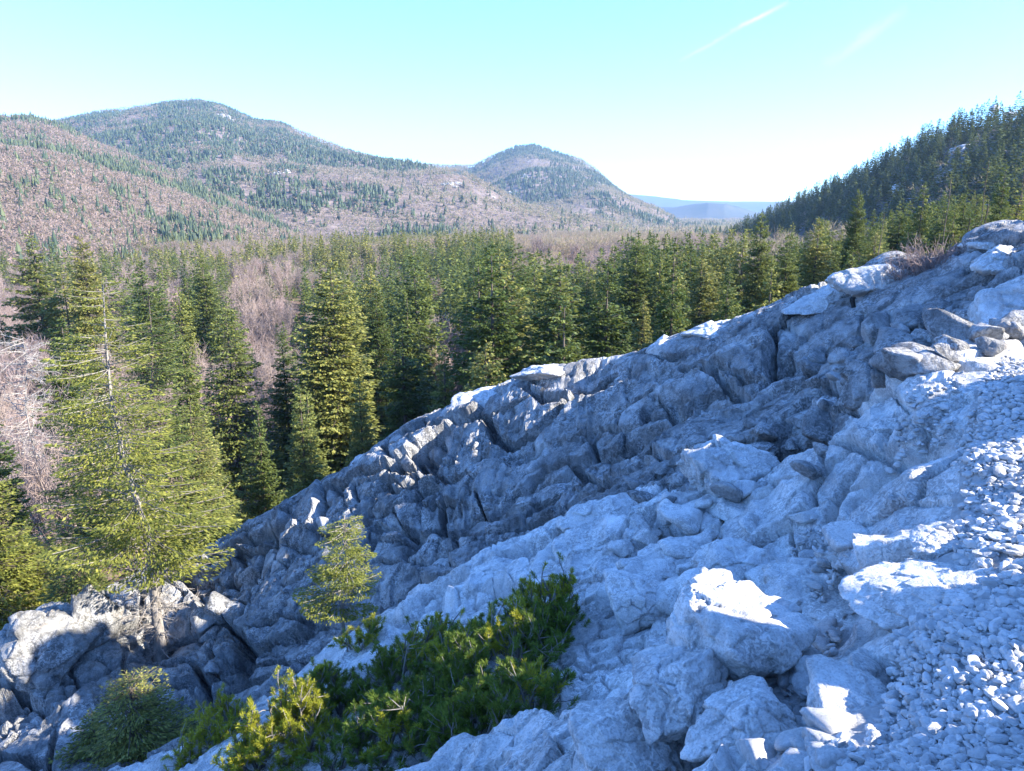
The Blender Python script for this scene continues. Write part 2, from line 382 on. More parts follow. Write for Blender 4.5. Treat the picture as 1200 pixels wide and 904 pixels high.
# the long joints of the ridge face and of the near slabs, each a groove cut into the rock
JOINTS = [([(470,510),(507,542)],.30),([(568,490),(582,512),(602,522),(633,507),(667,478),(690,460),(720,440)],.45),([(608,453),(640,475),(663,473)],.35),
 ([(543,640),(570,612),(593,593),(613,580),(640,557),(667,547),(693,537),(720,527),(760,510),(793,497),(830,470),(870,455)],.60),([(673,547),(693,567),(720,580)],.45),
 ([(437,617),(483,620),(543,617),(563,607)],.40),([(680,607),(720,583),(760,560)],.40),([(593,640),(633,628),(667,610)],.40),([(458,555),(490,548),(530,560)],.30),
 ([(840,437),(880,453),(903,450)],.35),([(987,420),(1040,412)],.35),([(980,450),(1033,433)],.35),([(800,433),(840,447),(880,480)],.4),([(943,368),(1000,362)],.3),
 ([(748,419),(790,425),(815,415)],.3),([(500,590),(520,560),(545,545),(568,525)],.35),([(400,640),(430,600),(455,580)],.35),([(330,700),(370,670),(400,640)],.35),([(300,745),(340,730),(380,735)],.3),
 ([(280,650),(300,690),(290,730)],.3),([(880,500),(920,470),(960,462),(1000,470)],.35),([(1050,380),(1080,395),(1130,392)],.3),([(720,640),(800,632),(850,640)],.18),([(930,640),(980,560),(1040,500),(1100,470)],.16)]
def joint_groove(P):
    q = np.zeros(len(P)); wob = fbm(P*2.2, 3, 300)*.10
    for line, dep in JOINTS:
        W = []
        for (u, v) in line:
            Ys = np.arange(2.5, 24, .03); A_ = np.array([pix(u, v, y) for y in Ys]); zb = near_base(A_[:, 0], A_[:, 1]); k = np.argmax(A_[:, 2] < zb); W.append(A_[k])
        W = np.array(W)
        for a, b_ in zip(W[:-1], W[1:]):
            c = (a+b_)/2; R_ = np.linalg.norm(b_-a)/2+.6; m = np.where(((P-c)**2).sum(1) < R_*R_)[0]
            if not len(m): continue
            d = P[m]-a; t = np.clip((d@(b_-a))/((b_-a)@(b_-a)), 0, 1); e = np.linalg.norm(d-t[:, None]*(b_-a), axis=1)+wob[m]
            w_ = .05+.06*dep
            q[m] = np.maximum(q[m], dep*(1-sstep(w_*.3, w_*1.6, np.abs(e))))
    return q
def near_disp(X, Y, Z, full=True):
    P = np.stack([X, Y, Z], 1)
    near = sstep(.6, -.6, Y-np.interp(X, GUX, GUY, left=9.2, right=9.0))
    pm = sstep(-.12, .16, X-path_edge(Y))*sstep(8.0, 7.2, Y)   # 1 on the path
    h = rock_disp(P, near)-joint_groove(P)*1.25
    # soil and litter mantle the rock where the wood begins
    soil = sstep(19.3, 22.5, Y)*0+sstep(.0, 1.6, Y-(19.2+.0*X))*sstep(2, -2, X+2)
    soil = np.maximum(soil, sstep(17.2, 18.8, Y)*sstep(-9.5, -11, X))
    h = h*(1-.85*soil)
    k = (1-pm)*1.0
    lip = sstep(-.45, -.02, X-path_edge(Y))*(1-pm)*sstep(7.9, 7.0, Y)
    h = h*(1-.6*lip)
    d = h*k+pm*(fbm(P*1.6, 3, 91)*.035+fbm(P*7, 3, 92)*.014)
    # boulders half buried in the path
    for (bx, by, br, bh) in ():
        q = ((X-bx)**2+(Y-by)**2)/br**2+fbm(P*3, 2, 3)*.3
        d += pm*bh*sstep(1, .25, q)
    return d, near, pm, soil
def polar_grid(th, r):
    T, R = np.meshgrid(np.radians(th), r)
    return (R*np.sin(T)).ravel(), (R*np.cos(T)).ravel()
def grid_faces(nr, nt, wrap=False):
    i = np.arange(nr-1)[:, None]; j = np.arange(nt if wrap else nt-1)[None]
    a = i*nt+j; b = i*nt+(j+1) % nt
    return np.stack([a, b, b+nt, a+nt], 2).reshape(-1, 4)
def split_obj(V, Q, lab, specs, smooth=True):
    out = []
    for k, (name, mat) in enumerate(specs):
        f = Q[lab == k]
        if not len(f): continue
        used, inv = np.unique(f.ravel(), return_inverse=True)
        o = link(name, mesh_np(name, V[used], inv.reshape(-1, 4), mat, smooth and not name.startswith('rock'))); tag(o, kind='structure'); out.append(o)
    return out
th = np.concatenate([np.arange(-180, -45, 1.5), np.arange(-45, -38, .4), np.arange(-38, 38, .105), np.arange(38, 46, .3), np.arange(46, 180, 1.5)])
rr = np.exp(np.arange(math.log(.35), math.log(1.5), .02)); rr = np.concatenate([rr, np.exp(np.arange(math.log(1.5), math.log(29), .0034))])
X, Y = polar_grid(th, rr)
Z0 = near_base(X, Y)
nr_, nt_ = len(rr), len(th)
# normals of the smooth base surface
A = np.stack([X, Y, Z0], 1).reshape(nr_, nt_, 3)
du = np.roll(A, -1, 1)-np.roll(A, 1, 1); dv = np.gradient(A, axis=0)
NN = np.cross(dv.reshape(-1, 3), du.reshape(-1, 3)); NN /= np.linalg.norm(NN, axis=1)[:, None]+1e-9
NN[NN[:, 2] < 0] *= -1
NN = NN*.8+np.array((0, -.12, .2)); NN /= np.linalg.norm(NN, axis=1)[:, None]
dd, near_m, path_m, soil_m = near_disp(X, Y, Z0)
V = np.stack([X, Y, Z0], 1)+NN*dd[:, None]
NEARV = V.reshape(nr_, nt_, 3)
Q = grid_faces(nr_, nt_, True)
cx = V[Q].mean(1)
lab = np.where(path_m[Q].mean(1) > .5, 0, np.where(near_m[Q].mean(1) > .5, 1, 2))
lab = np.where(soil_m[Q].mean(1) > .5, 3, lab)
rng_ = np.hypot(cx[:, 0], cx[:, 1])
ang_ = np.degrees(np.arctan2(cx[:, 0], cx[:, 1]))
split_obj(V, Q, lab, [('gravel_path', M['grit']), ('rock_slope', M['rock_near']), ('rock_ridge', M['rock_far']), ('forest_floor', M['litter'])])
LNR = np.log(rr)
def near_z(x, y):
    """height of the finished near surface"""
    r = math.hypot(x, y); t = math.degrees(math.atan2(x, y))
    i = int(np.clip(np.searchsorted(rr, r), 1, nr_-1)); j = int(np.clip(np.searchsorted(th, t), 1, nt_-1))
    return float(NEARV[i, j, 2])

# ---------------------------------------------------------------- valley and mountains
VT = [-180, -60, -34, -15, 0, 15, 24, 34, 60, 120, 180]
VR = [8, 20, 30, 60, 100, 150, 250, 400, 800, 3000, 9400]
VZ = [[-20, -20, -21, -26, -30, -34, -36, -38, -45, -90, -150],
      [-16, -17, -18, -24, -30, -34, -36, -38, -45, -90, -150],
      [-17, -17, -18, -26, -31, -35, -37, -38, -45, -90, -150],
      [-18, -18.5, -20, -28, -32, -34, -36, -37, -45, -90, -150],
      [-18, -18, -20, -27, -30, -32, -32, -30, -45, -90, -150],
      [-15, -15, -16, -20, -23, -26, -28, -28, -45, -90, -150],
      [-12, -12, -12.5, -14, -15, -17, -20, -22, -45, -90, -150],
      [-9, -9, -8.5, -8, -8, -8, -8, -10, -40, -90, -150],
      [-9, -9, -7, -4, -1, 0, 2, 5, -20, -90, -150],
      [-16, -10, -8, -6, -5, -5, -5, -5, -40, -90, -150],
      [-20, -20, -21, -26, -30, -34, -36, -38, -45, -90, -150]]
VZ = np.array(VZ, float)
def valley(t, r):
    lr = np.log(np.clip(r, VR[0], VR[-1])); L = np.log(VR)
    c = np.clip(np.searchsorted(VT, t)-1, 0, len(VT)-2); ta = np.array(VT, float)
    f = (t-ta[c])/(ta[c+1]-ta[c]); f = f*f*(3-2*f)
    k = np.clip(np.searchsorted(L, lr)-1, 0, len(L)-2); g = (lr-L[k])/(L[k+1]-L[k])
    return (VZ[c, k]*(1-g)+VZ[c, k+1]*g)*(1-f)+(VZ[c+1, k]*(1-g)+VZ[c+1, k+1]*g)*f
def layer(sil, base, seed, amp, back=.55, expo=1.0, drop=0):
    """sil: (u, v, range); base: (azimuth, range) where the slope starts"""
    ta = np.array([azim(u, v) for u, v, R in sil]); el = np.array([elev(v+drop, u) for u, v, R in sil]); Rr = np.array([R for u, v, R in sil], float)
    bt = np.array([b_[0] for b_ in base], float); br = np.array([b_[1] for b_ in base], float)
    def f(t, r):
        R = np.interp(t, ta, Rr); e = np.interp(t, ta, el); zr = e*R
        r0 = np.interp(t, bt, br); zb = valley(t, r0)-12
        s = (r-r0)/(R-r0)
        x = r*np.sin(np.radians(t)); y = r*np.cos(np.radians(t))
        P = np.stack([x, y, np.zeros_like(x)], 1)/amp[1]
        nz = (fbm(P, 4, seed)+(1-2*np.abs(fbm(P*.8+5, 3, seed+9)))*.6)*amp[0]
        fr = zb+(zr-zb)*np.clip(s, 0, 1)**expo+nz*np.clip(s*3, 0, 1)*np.clip((1-s)*2.2, 0, 1)*1.0
        bk = zr-(r-R)*back
        z = np.where(s <= 1, fr, bk)
        return np.where(s < 0, -999, z)
    return f
M1 = layer([(-1500,60,1300),(-500,110,1300),(-100,135,1300),(0,137,1300),(40,138,1290),(75,149,1270),(110,167,1250),(150,182,1230),(200,202,1200),(260,228,1150),(300,246,1120),(360,272,1050),(420,300,950),(480,330,850),(560,370,700)],
           [(-90,420),(-35,430),(-12,480),(0,520)], 101, (26, 220), .35, .95, 4)
M2 = layer([(-1200,120,2600),(-300,150,2600),(60,142,2500),(110,131,2450),(160,125,2450),(200,118,2450),(230,116,2450),(260,122,2400),(300,140,2350),(330,143,2300),(350,153,2250),(400,173,2200),(440,185,2150),(480,196,2100),(520,208,2000),(560,224,1900),(600,244,1800),(650,268,1650),(700,290,1500),(800,330,1300)],
           [(-60,1100),(-20,900),(0,750),(12,700)], 131, (48, 420), .4, .9, 3)
M2b = layer([(330,240,3300),(400,215,3200),(440,190,3100),(480,191,3000),(520,194,2950),(555,194,2900),(580,181,2850),(605,171,2800),(625,169,2800),(650,177,2750),(680,187,2700),(700,200,2650),(720,218,2600),(740,232,2550),(765,243,2450),(790,262,2350),(820,290,2250)],
            [(-20,1700),(0,1450),(14,1300)], 151, (42, 360), .45, .9, 2)
M3 = layer([(760,300,800),(790,288,780),(820,270,760),(860,254,720),(900,237,690),(950,214,650),(1000,192,610),(1060,160,560),(1110,137,520),(1150,126,480),(1185,120,460),(1200,118,450),(1300,96,400),(1500,70,380),(2400,60,380)],
           [(5,420),(15,360),(22,240),(34,150),(60,120)], 171, (8, 90), .3, .92, 24)
M4 = layer([(690,262,6000),(740,246,6000),(765,243,5600),(790,243,5000),(812,239,4800),(830,237,4600),(850,238,4600),(890,250,5600),(1000,262,5600)],
           [(5,4300),(20,4300)], 191, (30, 500), .3, .8, 0)
M5 = layer([(600,240,8400),(690,232,8400),(730,227,8400),(770,230,8400),(800,234,8300),(860,236,8300),(1000,236,8300),(1200,240,8300)],
           [(0,7000),(34,7000)], 211, (30, 600), .3, .8, 0)
def H_all(x, y):
    t = np.degrees(np.arctan2(x, y)); r = np.hypot(x, y)
    P = np.stack([x, y, 0*x], 1)
    z = valley(t, r)+fbm(P/35, 4, 7)*np.clip(r/60, 0, 1)*2.2+fbm(P/75, 2, 17)*np.clip((r-60)/120, 0, 1)*7
    L = [z]
    tl = np.clip(t, -180, 180)
    for f, (a, b_) in ((M1, (-100, 4)), (M2, (-70, 16)), (M2b, (-20, 16)), (M3, (8, 100)), (M4, (4, 28)), (M5, (-6, 40))):
        q = f(tl, r); fade = np.clip((t-a)/2, 0, 1)*np.clip((b_-t)/2, 0, 1)
        q = np.where(fade > 0, z+(q-z)*fade, -999)
        L.append(q)
    L = np.stack(L); k = L.argmax(0)
    return L.max(0), k
th2 = np.concatenate([np.arange(-180, -50, 2.), np.arange(-50, -38, .5), np.arange(-38, 38, .14), np.arange(38, 50, .5), np.arange(50, 180, 2.)])
r2 = np.exp(np.arange(math.log(6), math.log(9400), .0105))
X2, Y2 = polar_grid(th2, r2)
Z2, K2 = H_all(X2, Y2)
near_hole = np.hypot(X2, Y2) < 24
Z2 = np.where(near_hole, Z2-3.5*sstep(27, 22, np.hypot(X2, Y2)), Z2)
V2 = np.stack([X2, Y2, Z2], 1); Q2 = grid_faces(len(r2), len(th2), True)
kk = K2[Q2].max(1)
lab2 = np.array([0, 1, 1, 1, 2, 3, 3])[kk]
split_obj(V2, Q2, lab2, [('valley_floor', M['litter']), ('mountain', M['slope']), ('wooded_hill', M['hill']), ('distant_hills', M['blue'])])
def ground(x, y):
    """top surface under a point"""
    r = math.hypot(x, y)
    z, k = H_all(np.array([float(x)]), np.array([float(y)])); z = float(z[0])
    if r < 28: z = max(z-3.5*float(sstep(27, 22, np.array([r]))[0]) if r < 24 else z, near_z(x, y))
    return z
# ================================================================ VEGETATION BUILDERS
def unit(a): return a/(np.linalg.norm(a, axis=-1, keepdims=True)+1e-9)
def rhombs(C, U, W, L, B):
    """leaf-shaped quads: centres C, axis U, side W, length L, breadth B"""
    L = np.asarray(L).reshape(-1, 1); B = np.asarray(B).reshape(-1, 1)
    v = np.stack([C-U*L*.5, C+W*B*.5-U*L*.08, C+U*L*.5, C-W*B*.5+U*L*.05], 1).reshape(-1, 3)
    return v, np.arange(len(v)).reshape(-1, 4)
def tube(path, rad, n=6):
    path = np.asarray(path, float); rad = np.asarray(rad, float); k = len(path)
    t = unit(np.gradient(path, axis=0)); ref = np.array((.31, .95, .1)); a = unit(np.cross(t, ref)); b = np.cross(t, a)
    an = np.arange(n)*2*np.pi/n
    v = path[:, None]+rad[:, None, None]*(a[:, None]*np.cos(an)[None, :, None]+b[:, None]*np.sin(an)[None, :, None])
    return v.reshape(-1, 3), grid_faces(k, n, True)
def strips(P0, P1, w0, w1):
    """thin three-sided twigs from P0 to P1"""
    d = unit(P1-P0); ref = np.where(np.abs(d[:, 2:3]) > .8, np.array([[1., 0, 0]]), np.array([[0, 0, 1.]]))
    a = unit(np.cross(d, ref)); b = np.cross(d, a); vs = []
    for P, w in ((P0, w0), (P1, w1)):
        w = np.broadcast_to(np.asarray(w, float).reshape(-1, 1), (len(P0), 1))
        for k in range(3):
            an = k*2.0944; vs.append(P+w*.5*(a*math.cos(an)+b*math.sin(an)))
    v = np.stack(vs, 1).reshape(-1, 3); i = np.arange(len(P0))[:, None]*6
    f = np.stack([i+np.array([[k, (k+1) % 3, 3+(k+1) % 3, 3+k]]) for k in range(3)], 1).reshape(-1, 4)
    return v, f
class Acc:
    def __init__(s): s.v = []; s.q = []; s.n = 0
    def add(s, v, q): s.v.append(v); s.q.append(np.asarray(q)+s.n); s.n += len(v)
    def mesh(s, name, mat, smooth=False): return mesh_np(name, np.concatenate(s.v), np.concatenate(s.q), mat, smooth)

def conifer(seed, H, R, z0=.08, nwh=40, nb=8, leaf=.5, droop=.35, rag=.35, dens=1.0, shape=.8, flat=.5, gaps=.12, lift=.15, br=1.0, wood=False, fore=None, top=.03):
    """returns crown arrays and wood arrays. A spire of whorled boughs, each bough a drooping spray of needle clumps"""
    g = np.random.default_rng(seed); C = []; U = []; W = []; Ls = []; wood_a = Acc()
    zz = z0+(1-z0)*(np.linspace(0, 1, nwh)**.92)
    side = g.uniform(0, 2*np.pi); lob = [g.uniform(0, 6.28) for _ in range(3)]
    for z in zz[:-1]:
        f = (z-z0)/(1-z0)
        prof = (1-f)**shape*(1-.30*max(0, .12-f)/.12)+top
        for b_ in range(nb if f < .85 else max(4, nb//2)):
            if g.random() < gaps: continue
            a = g.uniform(0, 2*np.pi)
            Lb = R*prof*(1-rag*g.random()**1.3)*(1+.13*math.sin(a+lob[0])+.16*math.sin(a*2+lob[1]+z*9))
            if g.random() < .08: Lb *= 1.18
            zb = z*H+g.normal(0, .006*H)
            out = np.array((math.cos(a), math.sin(a), 0)); sd_ = np.array((-out[1], out[0], 0))
            dr = droop*(1.15-f*1.1)+g.normal(0, .07)
            def at(t): return out*Lb*t+np.array((0, 0, 1))*(zb-dr*Lb*t+lift*Lb*t*t*1.4)
            n = max(3, int(dens*Lb/leaf*3.2))
            t = g.uniform(.12, 1, n)**.75
            wd = Lb*flat*np.minimum(t*1.4, (1.08-t)*1.9)
            s = g.uniform(-1, 1, n)
            P = np.array([at(q) for q in t])+sd_*(s*wd)[:, None]+np.array((0, 0, 1))*(-np.abs(s)*wd*.22+g.normal(0, .10*leaf, n))[:, None]
            u = unit(out*(1-.35*np.abs(s))[:, None]+sd_*(s*.95)[:, None]+np.array((0, 0, 1))*(g.normal(-.10, .28, n))[:, None])
            w_ = unit(np.cross(u, unit(np.array((0, 0, 1))+g.normal(0, .42, (n, 3)))))
            C.append(P); U.append(u); W.append(w_); Ls.append(leaf*(1.15-.45*f)*g.uniform(.6, 1.25, n))
            if wood and Lb > leaf*1.5:
                ts = np.linspace(0, .92, 5); pp = np.array([at(q) for q in ts]); wood_a.add(*tube(pp, .006*Lb*(1.25-ts)+.003, 4))
    # leader
    n = 10; t = np.linspace(.955, 1.0, n); C.append(np.stack([g.normal(0, .01*R, n), g.normal(0, .01*R, n), t*H], 1))
    U.append(unit(np.stack([g.normal(0, .3, n), g.normal(0, .3, n), np.ones(n)], 1))); W.append(unit(g.normal(0, 1, (n, 3)))); Ls.append(np.full(n, leaf*.6))
    C, U, W, Ls = map(np.concatenate, (C, U, W, Ls))
    v, q = rhombs(C, U, W, Ls, Ls*g.uniform(.42, .7, len(Ls))*br)
    return v, q, wood_a
def trunk_arrays(seed, H, r, bend=.01, n=7, top=.97, k=12):
    g = np.random.default_rng(seed); t = np.linspace(-.03, top, k)
    p = np.stack([np.cumsum(g.normal(0, bend*H/6, k)), np.cumsum(g.normal(0, bend*H/6, k)), t*H], 1); p[:2, :2] *= .2
    rad = r*(1-np.clip(t, 0, 1))**.85+.01; rad[0] *= 1.5; rad[1] *= 1.1
    return tube(p, rad, n)

def make_conifer(seed, mat_leaf, mat_bark, H=20, R=3.2, r=.28, **kw):
    v, q, wd = conifer(seed, H, R, **kw)
    crown = mesh_np('crown', v, q, mat_leaf)
    a = Acc(); a.add(*trunk_arrays(seed, H, r, kw.get('bend', .006)))
    if wd.n:
        a.v += wd.v; a.q += [x+a.n for x in wd.q]
        # re-index the boughs
        a.q = [a.q[0]]; n0 = len(a.v[0]); 
        off = n0
        for x in wd.q: a.q.append(x+n0)
    return crown, a.mesh('trunk', mat_bark, True)
CON = [make_conifer(100+i, M['fir'], M['bark'], 20, R, .22, **k) for i, (R, k) in enumerate([
    (3.5, dict(nwh=52, nb=12, dens=2.0, leaf=.50, shape=.62, z0=.08, droop=.32, flat=.6)),
    (3.1, dict(nwh=56, nb=11, dens=2.0, leaf=.48, shape=.50, z0=.04, droop=.48, rag=.45, gaps=.16, flat=.6)),
    (4.0, dict(nwh=50, nb=12, dens=1.9, leaf=.52, shape=.72, z0=.04, droop=.28, rag=.35, flat=.65)),
    (3.4, dict(nwh=50, nb=11, dens=1.9, leaf=.50, shape=.42, z0=.12, droop=.38, rag=.55, gaps=.2, flat=.6, top=.06)),
    (2.7, dict(nwh=58, nb=11, dens=2.0, leaf=.46, shape=.6, z0=.03, droop=.5, rag=.4, flat=.6)),
    (4.2, dict(nwh=46, nb=11, dens=1.9, leaf=.54, shape=.48, z0=.10, droop=.22, rag=.5, gaps=.2, flat=.65, top=.05)),
    (3.0, dict(nwh=54, nb=11, dens=1.8, leaf=.50, shape=.8, z0=.02, droop=.35, rag=.5, gaps=.12, flat=.6)),
    (3.6, dict(nwh=44, nb=10, dens=1.9, leaf=.52, shape=.38, z0=.18, droop=.45, rag=.6, gaps=.28, flat=.6, top=.05)),
    ])]
CON_HI = [make_conifer(200+i, M['fir'], M['bark'], 20, R, .26, wood=True, **k) for i, (R, k) in enumerate([
    (4.3, dict(nwh=70, nb=12, leaf=.34, shape=.52, z0=.04, droop=.30, dens=2.8, rag=.42, flat=.6)),
    (3.5, dict(nwh=62, nb=11, leaf=.33, shape=.58, z0=.08, droop=.45, dens=2.7, rag=.5, gaps=.18, flat=.6)),
    (4.0, dict(nwh=58, nb=11, leaf=.34, shape=.66, z0=.04, droop=.22, dens=2.7, rag=.5, gaps=.16, flat=.65)),
    (3.8, dict(nwh=54, nb=10, leaf=.34, shape=.40, z0=.14, droop=.35, dens=2.6, rag=.6, gaps=.26, flat=.6, top=.05)),
    ])]
def beech(seed, H=15, n1=9, spread=4.2, mat='twig', wmul=1.0, cnt=3200):
    """a leafless broadleaf: forked limbs and a haze of twigs"""
    g = np.random.default_rng(seed); A = []; B = []; w0 = []; w1 = []
    tr = Acc(); k = 8; t = np.linspace(0, 1, k)
    p = np.stack([np.cumsum(g.normal(0, .12, k)), np.cumsum(g.normal(0, .12, k)), (t*.62-.03)*H], 1); p[0, :2] = 0
    tr.add(*tube(p, .20*(1.1-t*.8), 6))
    ends = []
    for i in range(n1*2):
        s = g.uniform(.35, 1); base = np.array([np.interp(s, t, p[:, c]) for c in range(3)]); a = g.uniform(0, 6.28)
        reach = spread*g.uniform(.5, 1)*(1.15-.5*s); up = H*(1-.62*s)*g.uniform(.55, .95)
        tip = base+np.array((math.cos(a)*reach, math.sin(a)*reach, up)); tip[2] = min(tip[2], H)
        mid = base*.5+tip*.5+np.array((math.cos(a), math.sin(a), -.4))*reach*.15
        tr.add(*tube(np.array([base, mid, tip]), np.array([.075, .05, .02])*wmul**.5, 4)); ends.append((base, mid, tip))
    P0 = []; P1 = []
    for j in range(cnt):
        b0, m, tp = ends[g.integers(len(ends))]; s = g.uniform(.25, 1)
        st = b0*(1-s)**2+2*m*s*(1-s)+tp*s*s
        if j % 3 and P1: 
            q = g.integers(max(0, len(P1)-400), len(P1)); st = P0[q]*.4+P1[q]*.6
        d = unit(g.normal(0, .75, 3)+unit(tp-b0)*.8+np.array((0, 0, .35))); P0.append(st); P1.append(st+d*g.uniform(.4, 1.35)*(H/15))
    v, f = strips(np.array(P0), np.array(P1), .034*wmul, .014*wmul)
    return mesh_np('crown', v, f, M[mat]), tr.mesh('trunk', M['twig'], True)
BEE = [beech(300, 14, spread=4.5), beech(301, 16, 10, 5.0), beech(302, 12, 8, 4.0)]
def put_tree(pair, name, loc, h, href, label, cat, group, rot=None, wx=1.0, lean=0):
    o = empty(name, loc); s = h/href; o.scale = (s*wx, s*wx, s)
    o.rotation_euler = (lean, 0, random.uniform(0, 6.28) if rot is None else rot)
    for n, me in (('crown', pair[0]), ('trunk', pair[1])): link(n, me, o)
    tag(o, label, cat, group); return o

# ================================================================ THE WOOD
TAKEN = []
def free(x, y, d):
    for a, b_, c in TAKEN:
        if (a-x)**2+(b_-y)**2 < (min(d, c)+abs(d-c)*.3)**2: return False
    return True
def tree_at(u, vtop, Y, **kw):
    p = pix(u, vtop, Y); z = ground(p[0], p[1]); return (p[0], p[1], z), p[2]-z
# the trees one can tell apart: u, v of the tip, metres ahead, builder, width, label
heroes = [
 (388,306,62,CON_HI[0],1.25,'tall broad dark green fir standing clear in the middle left'),
 (470,378,50,CON_HI[1],1.3,'fir with a brownish tip, right of the tall broad dark fir'),
 (212,392,46,CON_HI[2],1.0,'dark fir with a rounded brownish top behind the sunny old spruce'),
 (72,372,44,CON_HI[1],1.25,'shaggy green fir left of the sunny old spruce, beside the grey dead tree'),
 (350,450,38,CON_HI[1],.8,'slim yellow green fir standing just above the left end of the rock ridge'),
 (165,302,88,CON_HI[2],1.15,'wide green fir standing alone among pinkish bare beeches at left'),
 (92,276,110,CON_HI[0],.9,'pointed green fir above the bare beeches, right of the leaning wide one'),
 (34,272,118,CON_HI[2],1.4,'wide irregular green fir near the left edge above the bare beeches'),
 (235,296,118,CON_HI[1],1.1,'green fir left of a dense row of firs behind the lone wide fir'),
 (330,385,66,CON_HI[2],1.0,'bright green fir left of the tall broad dark fir'),
 (440,335,84,CON_HI[0],.85,'green fir right behind the tall broad dark fir'),
 (520,405,46,CON_HI[1],.95,'small yellow green fir at the edge of the wood above the rock ridge'),
 (825,288,66,CON_HI[2],1.25,'broad light green fir right above the lowest dip of the ridge crest'),
 (755,345,60,CON_HI[1],.9,'sunlit green fir left of the broad light green one'),
 (688,318,76,CON_HI[0],.8,'bright green fir in the centre of the stand behind the ridge'),
 (960,255,58,CON_HI[1],1.2,'tall shaggy fir right behind the fluted rocks of the crest'),
 (893,250,72,CON_HI[0],.8,'tall very dark fir left of the shaggy fir behind the crest'),
 (1085,213,64,CON_HI[1],.85,'bright yellow green fir behind the rust leaved shrub'),
 (1180,190,62,CON_HI[2],.8,'bright green fir at the right edge above the crest'),
 (1120,238,50,CON_HI[1],.8,'yellow green fir right of the rust leaved shrub'),
 (1007,222,84,CON_HI[0],.75,'slim fir standing highest left of the rust leaved shrub'),
 (625,395,58,CON_HI[1],.8,'little yellowish fir in front of the dark stand, left of the small fir pair'),
 (1000,288,40,CON_HI[1],.9,'small fir in a gap right of the shaggy fir behind the crest'),
 (737,385,40,CON_HI[2],.7,'tiny fir just above the ridge crest below the sunlit one'),
 (-22,470,24,CON_HI[1],1.0,'bright yellow green fir cut off by the left edge of the view'),
 (300,470,40,CON_HI[2],.9,'green fir left of the slim yellow green one near the left end of the ridge'),
 (420,440,52,CON_HI[2],.9,'green fir standing below the tall broad dark fir'),
]
for i, (u, v, Y, pr, wx, lb) in enumerate(heroes):
    loc, h = tree_at(u, v, Y); h = max(h, 2.0)
    put_tree(pr, 'fir_tree', loc, h, 20, lb, 'tree', 'firs one can single out in the wood', rot=i*1.7, wx=wx*.86*(1 if h > 12 else min(1.5, 12/h)))
    TAKEN.append((loc[0], loc[1], 2.6 if h > 8 else 1.2))
CROWD = [(lambda u: u < 330, 'green fir scattered among the bare beeches of the left part of the wood', 'firs among the bare beeches'),
         (lambda u: u < 800, 'dark green fir packed in the dense stand behind the middle of the rock ridge', 'firs in the dense stand'),
         (lambda u: True, 'dark green fir in the stand behind the right part of the rock crest', 'firs behind the right part of the crest')]
n_fir = len(heroes); tries = 0
lim = 292
rnd = random.Random(11)
crowdpts = []
while tries < 30000 and len(crowdpts) < 880:
    tries += 1
    u = rnd.uniform(-40, 1240); Y = math.sqrt(rnd.uniform(30**2, 340**2))
    x = (u-600)/F*Y/.99
    mid = sstep(300, 520, np.array([u]))[0]
    dens = .10+.90*mid
    if u > 600 and Y > 230: continue
    if u > 860 and Y > 130: continue
    if 600 < u < 880 and Y > 200 and rnd.random() < .85: continue
    if u < 330 and Y < 90: dens *= .5
    cl = fbm(np.array([[x/22, Y/22, 0]]), 2, 400)[0]
    if u < 560: dens *= np.clip(.45+cl*3.2, .02, 1)
    if rnd.random() > dens: continue
    d = 2.8 if Y < 90 else 3.1
    if not free(x, Y, d): continue
    z = ground(x, Y)
    h = rnd.uniform(12, 25)
    if u > 800: h = rnd.uniform(12, 20)
    pu, pv = to_pix((x, Y, z+h))
    lo = float(np.interp(u, [0, 100, 200, 330, 420, 480, 560, 640, 700, 760, 880, 1200], [268, 276, 290, 298, 302, 294, 270, 280, 287, 272, 262, 208]))+math.sin(u*.05)*5+math.sin(u*.021+1)*6
    if pv < lo:
        h -= (lo-pv+rnd.uniform(0, 26))*Y/F
        if h < 7: continue
    # keep the trees one can tell apart in the open
    pv = to_pix((x, Y, z+h))[1]
    blocked = False
    for (hu, hv, hY, *_r) in heroes:
        if Y < hY and abs(pu-hu) < 26*(70/hY) and pv < hv+120: blocked = True
    if blocked: continue
    TAKEN.append((x, Y, d)); n_fir += 1
    k = next(i for i, c in enumerate(CROWD) if c[0](pu))
    near_one = Y < 75
    pr = rnd.choice(CON_HI if near_one else CON)
    crowdpts.append((Y, pr, (x, Y, z-.3), h, k))
crowdpts.sort(key=lambda q: q[0])
for (Y, pr, loc, h, k) in crowdpts[:lim-len(heroes)]:
    put_tree(pr, 'fir_tree', loc, h, 20, CROWD[k][1], 'tree', CROWD[k][2], rot=rnd.uniform(0, 6.28), wx=rnd.uniform(.72, 1.08))
REST = crowdpts[lim-len(heroes):]; print('fir crowd', len(crowdpts), 'rest', len(REST))
n_b = 0; tries = 0
BCR = [('bare pinkish brown beech in the leafless part of the wood at left', 'bare beeches at left'),
       ('bare grey brown beech standing among the firs behind the ridge', 'bare beeches among the firs')]
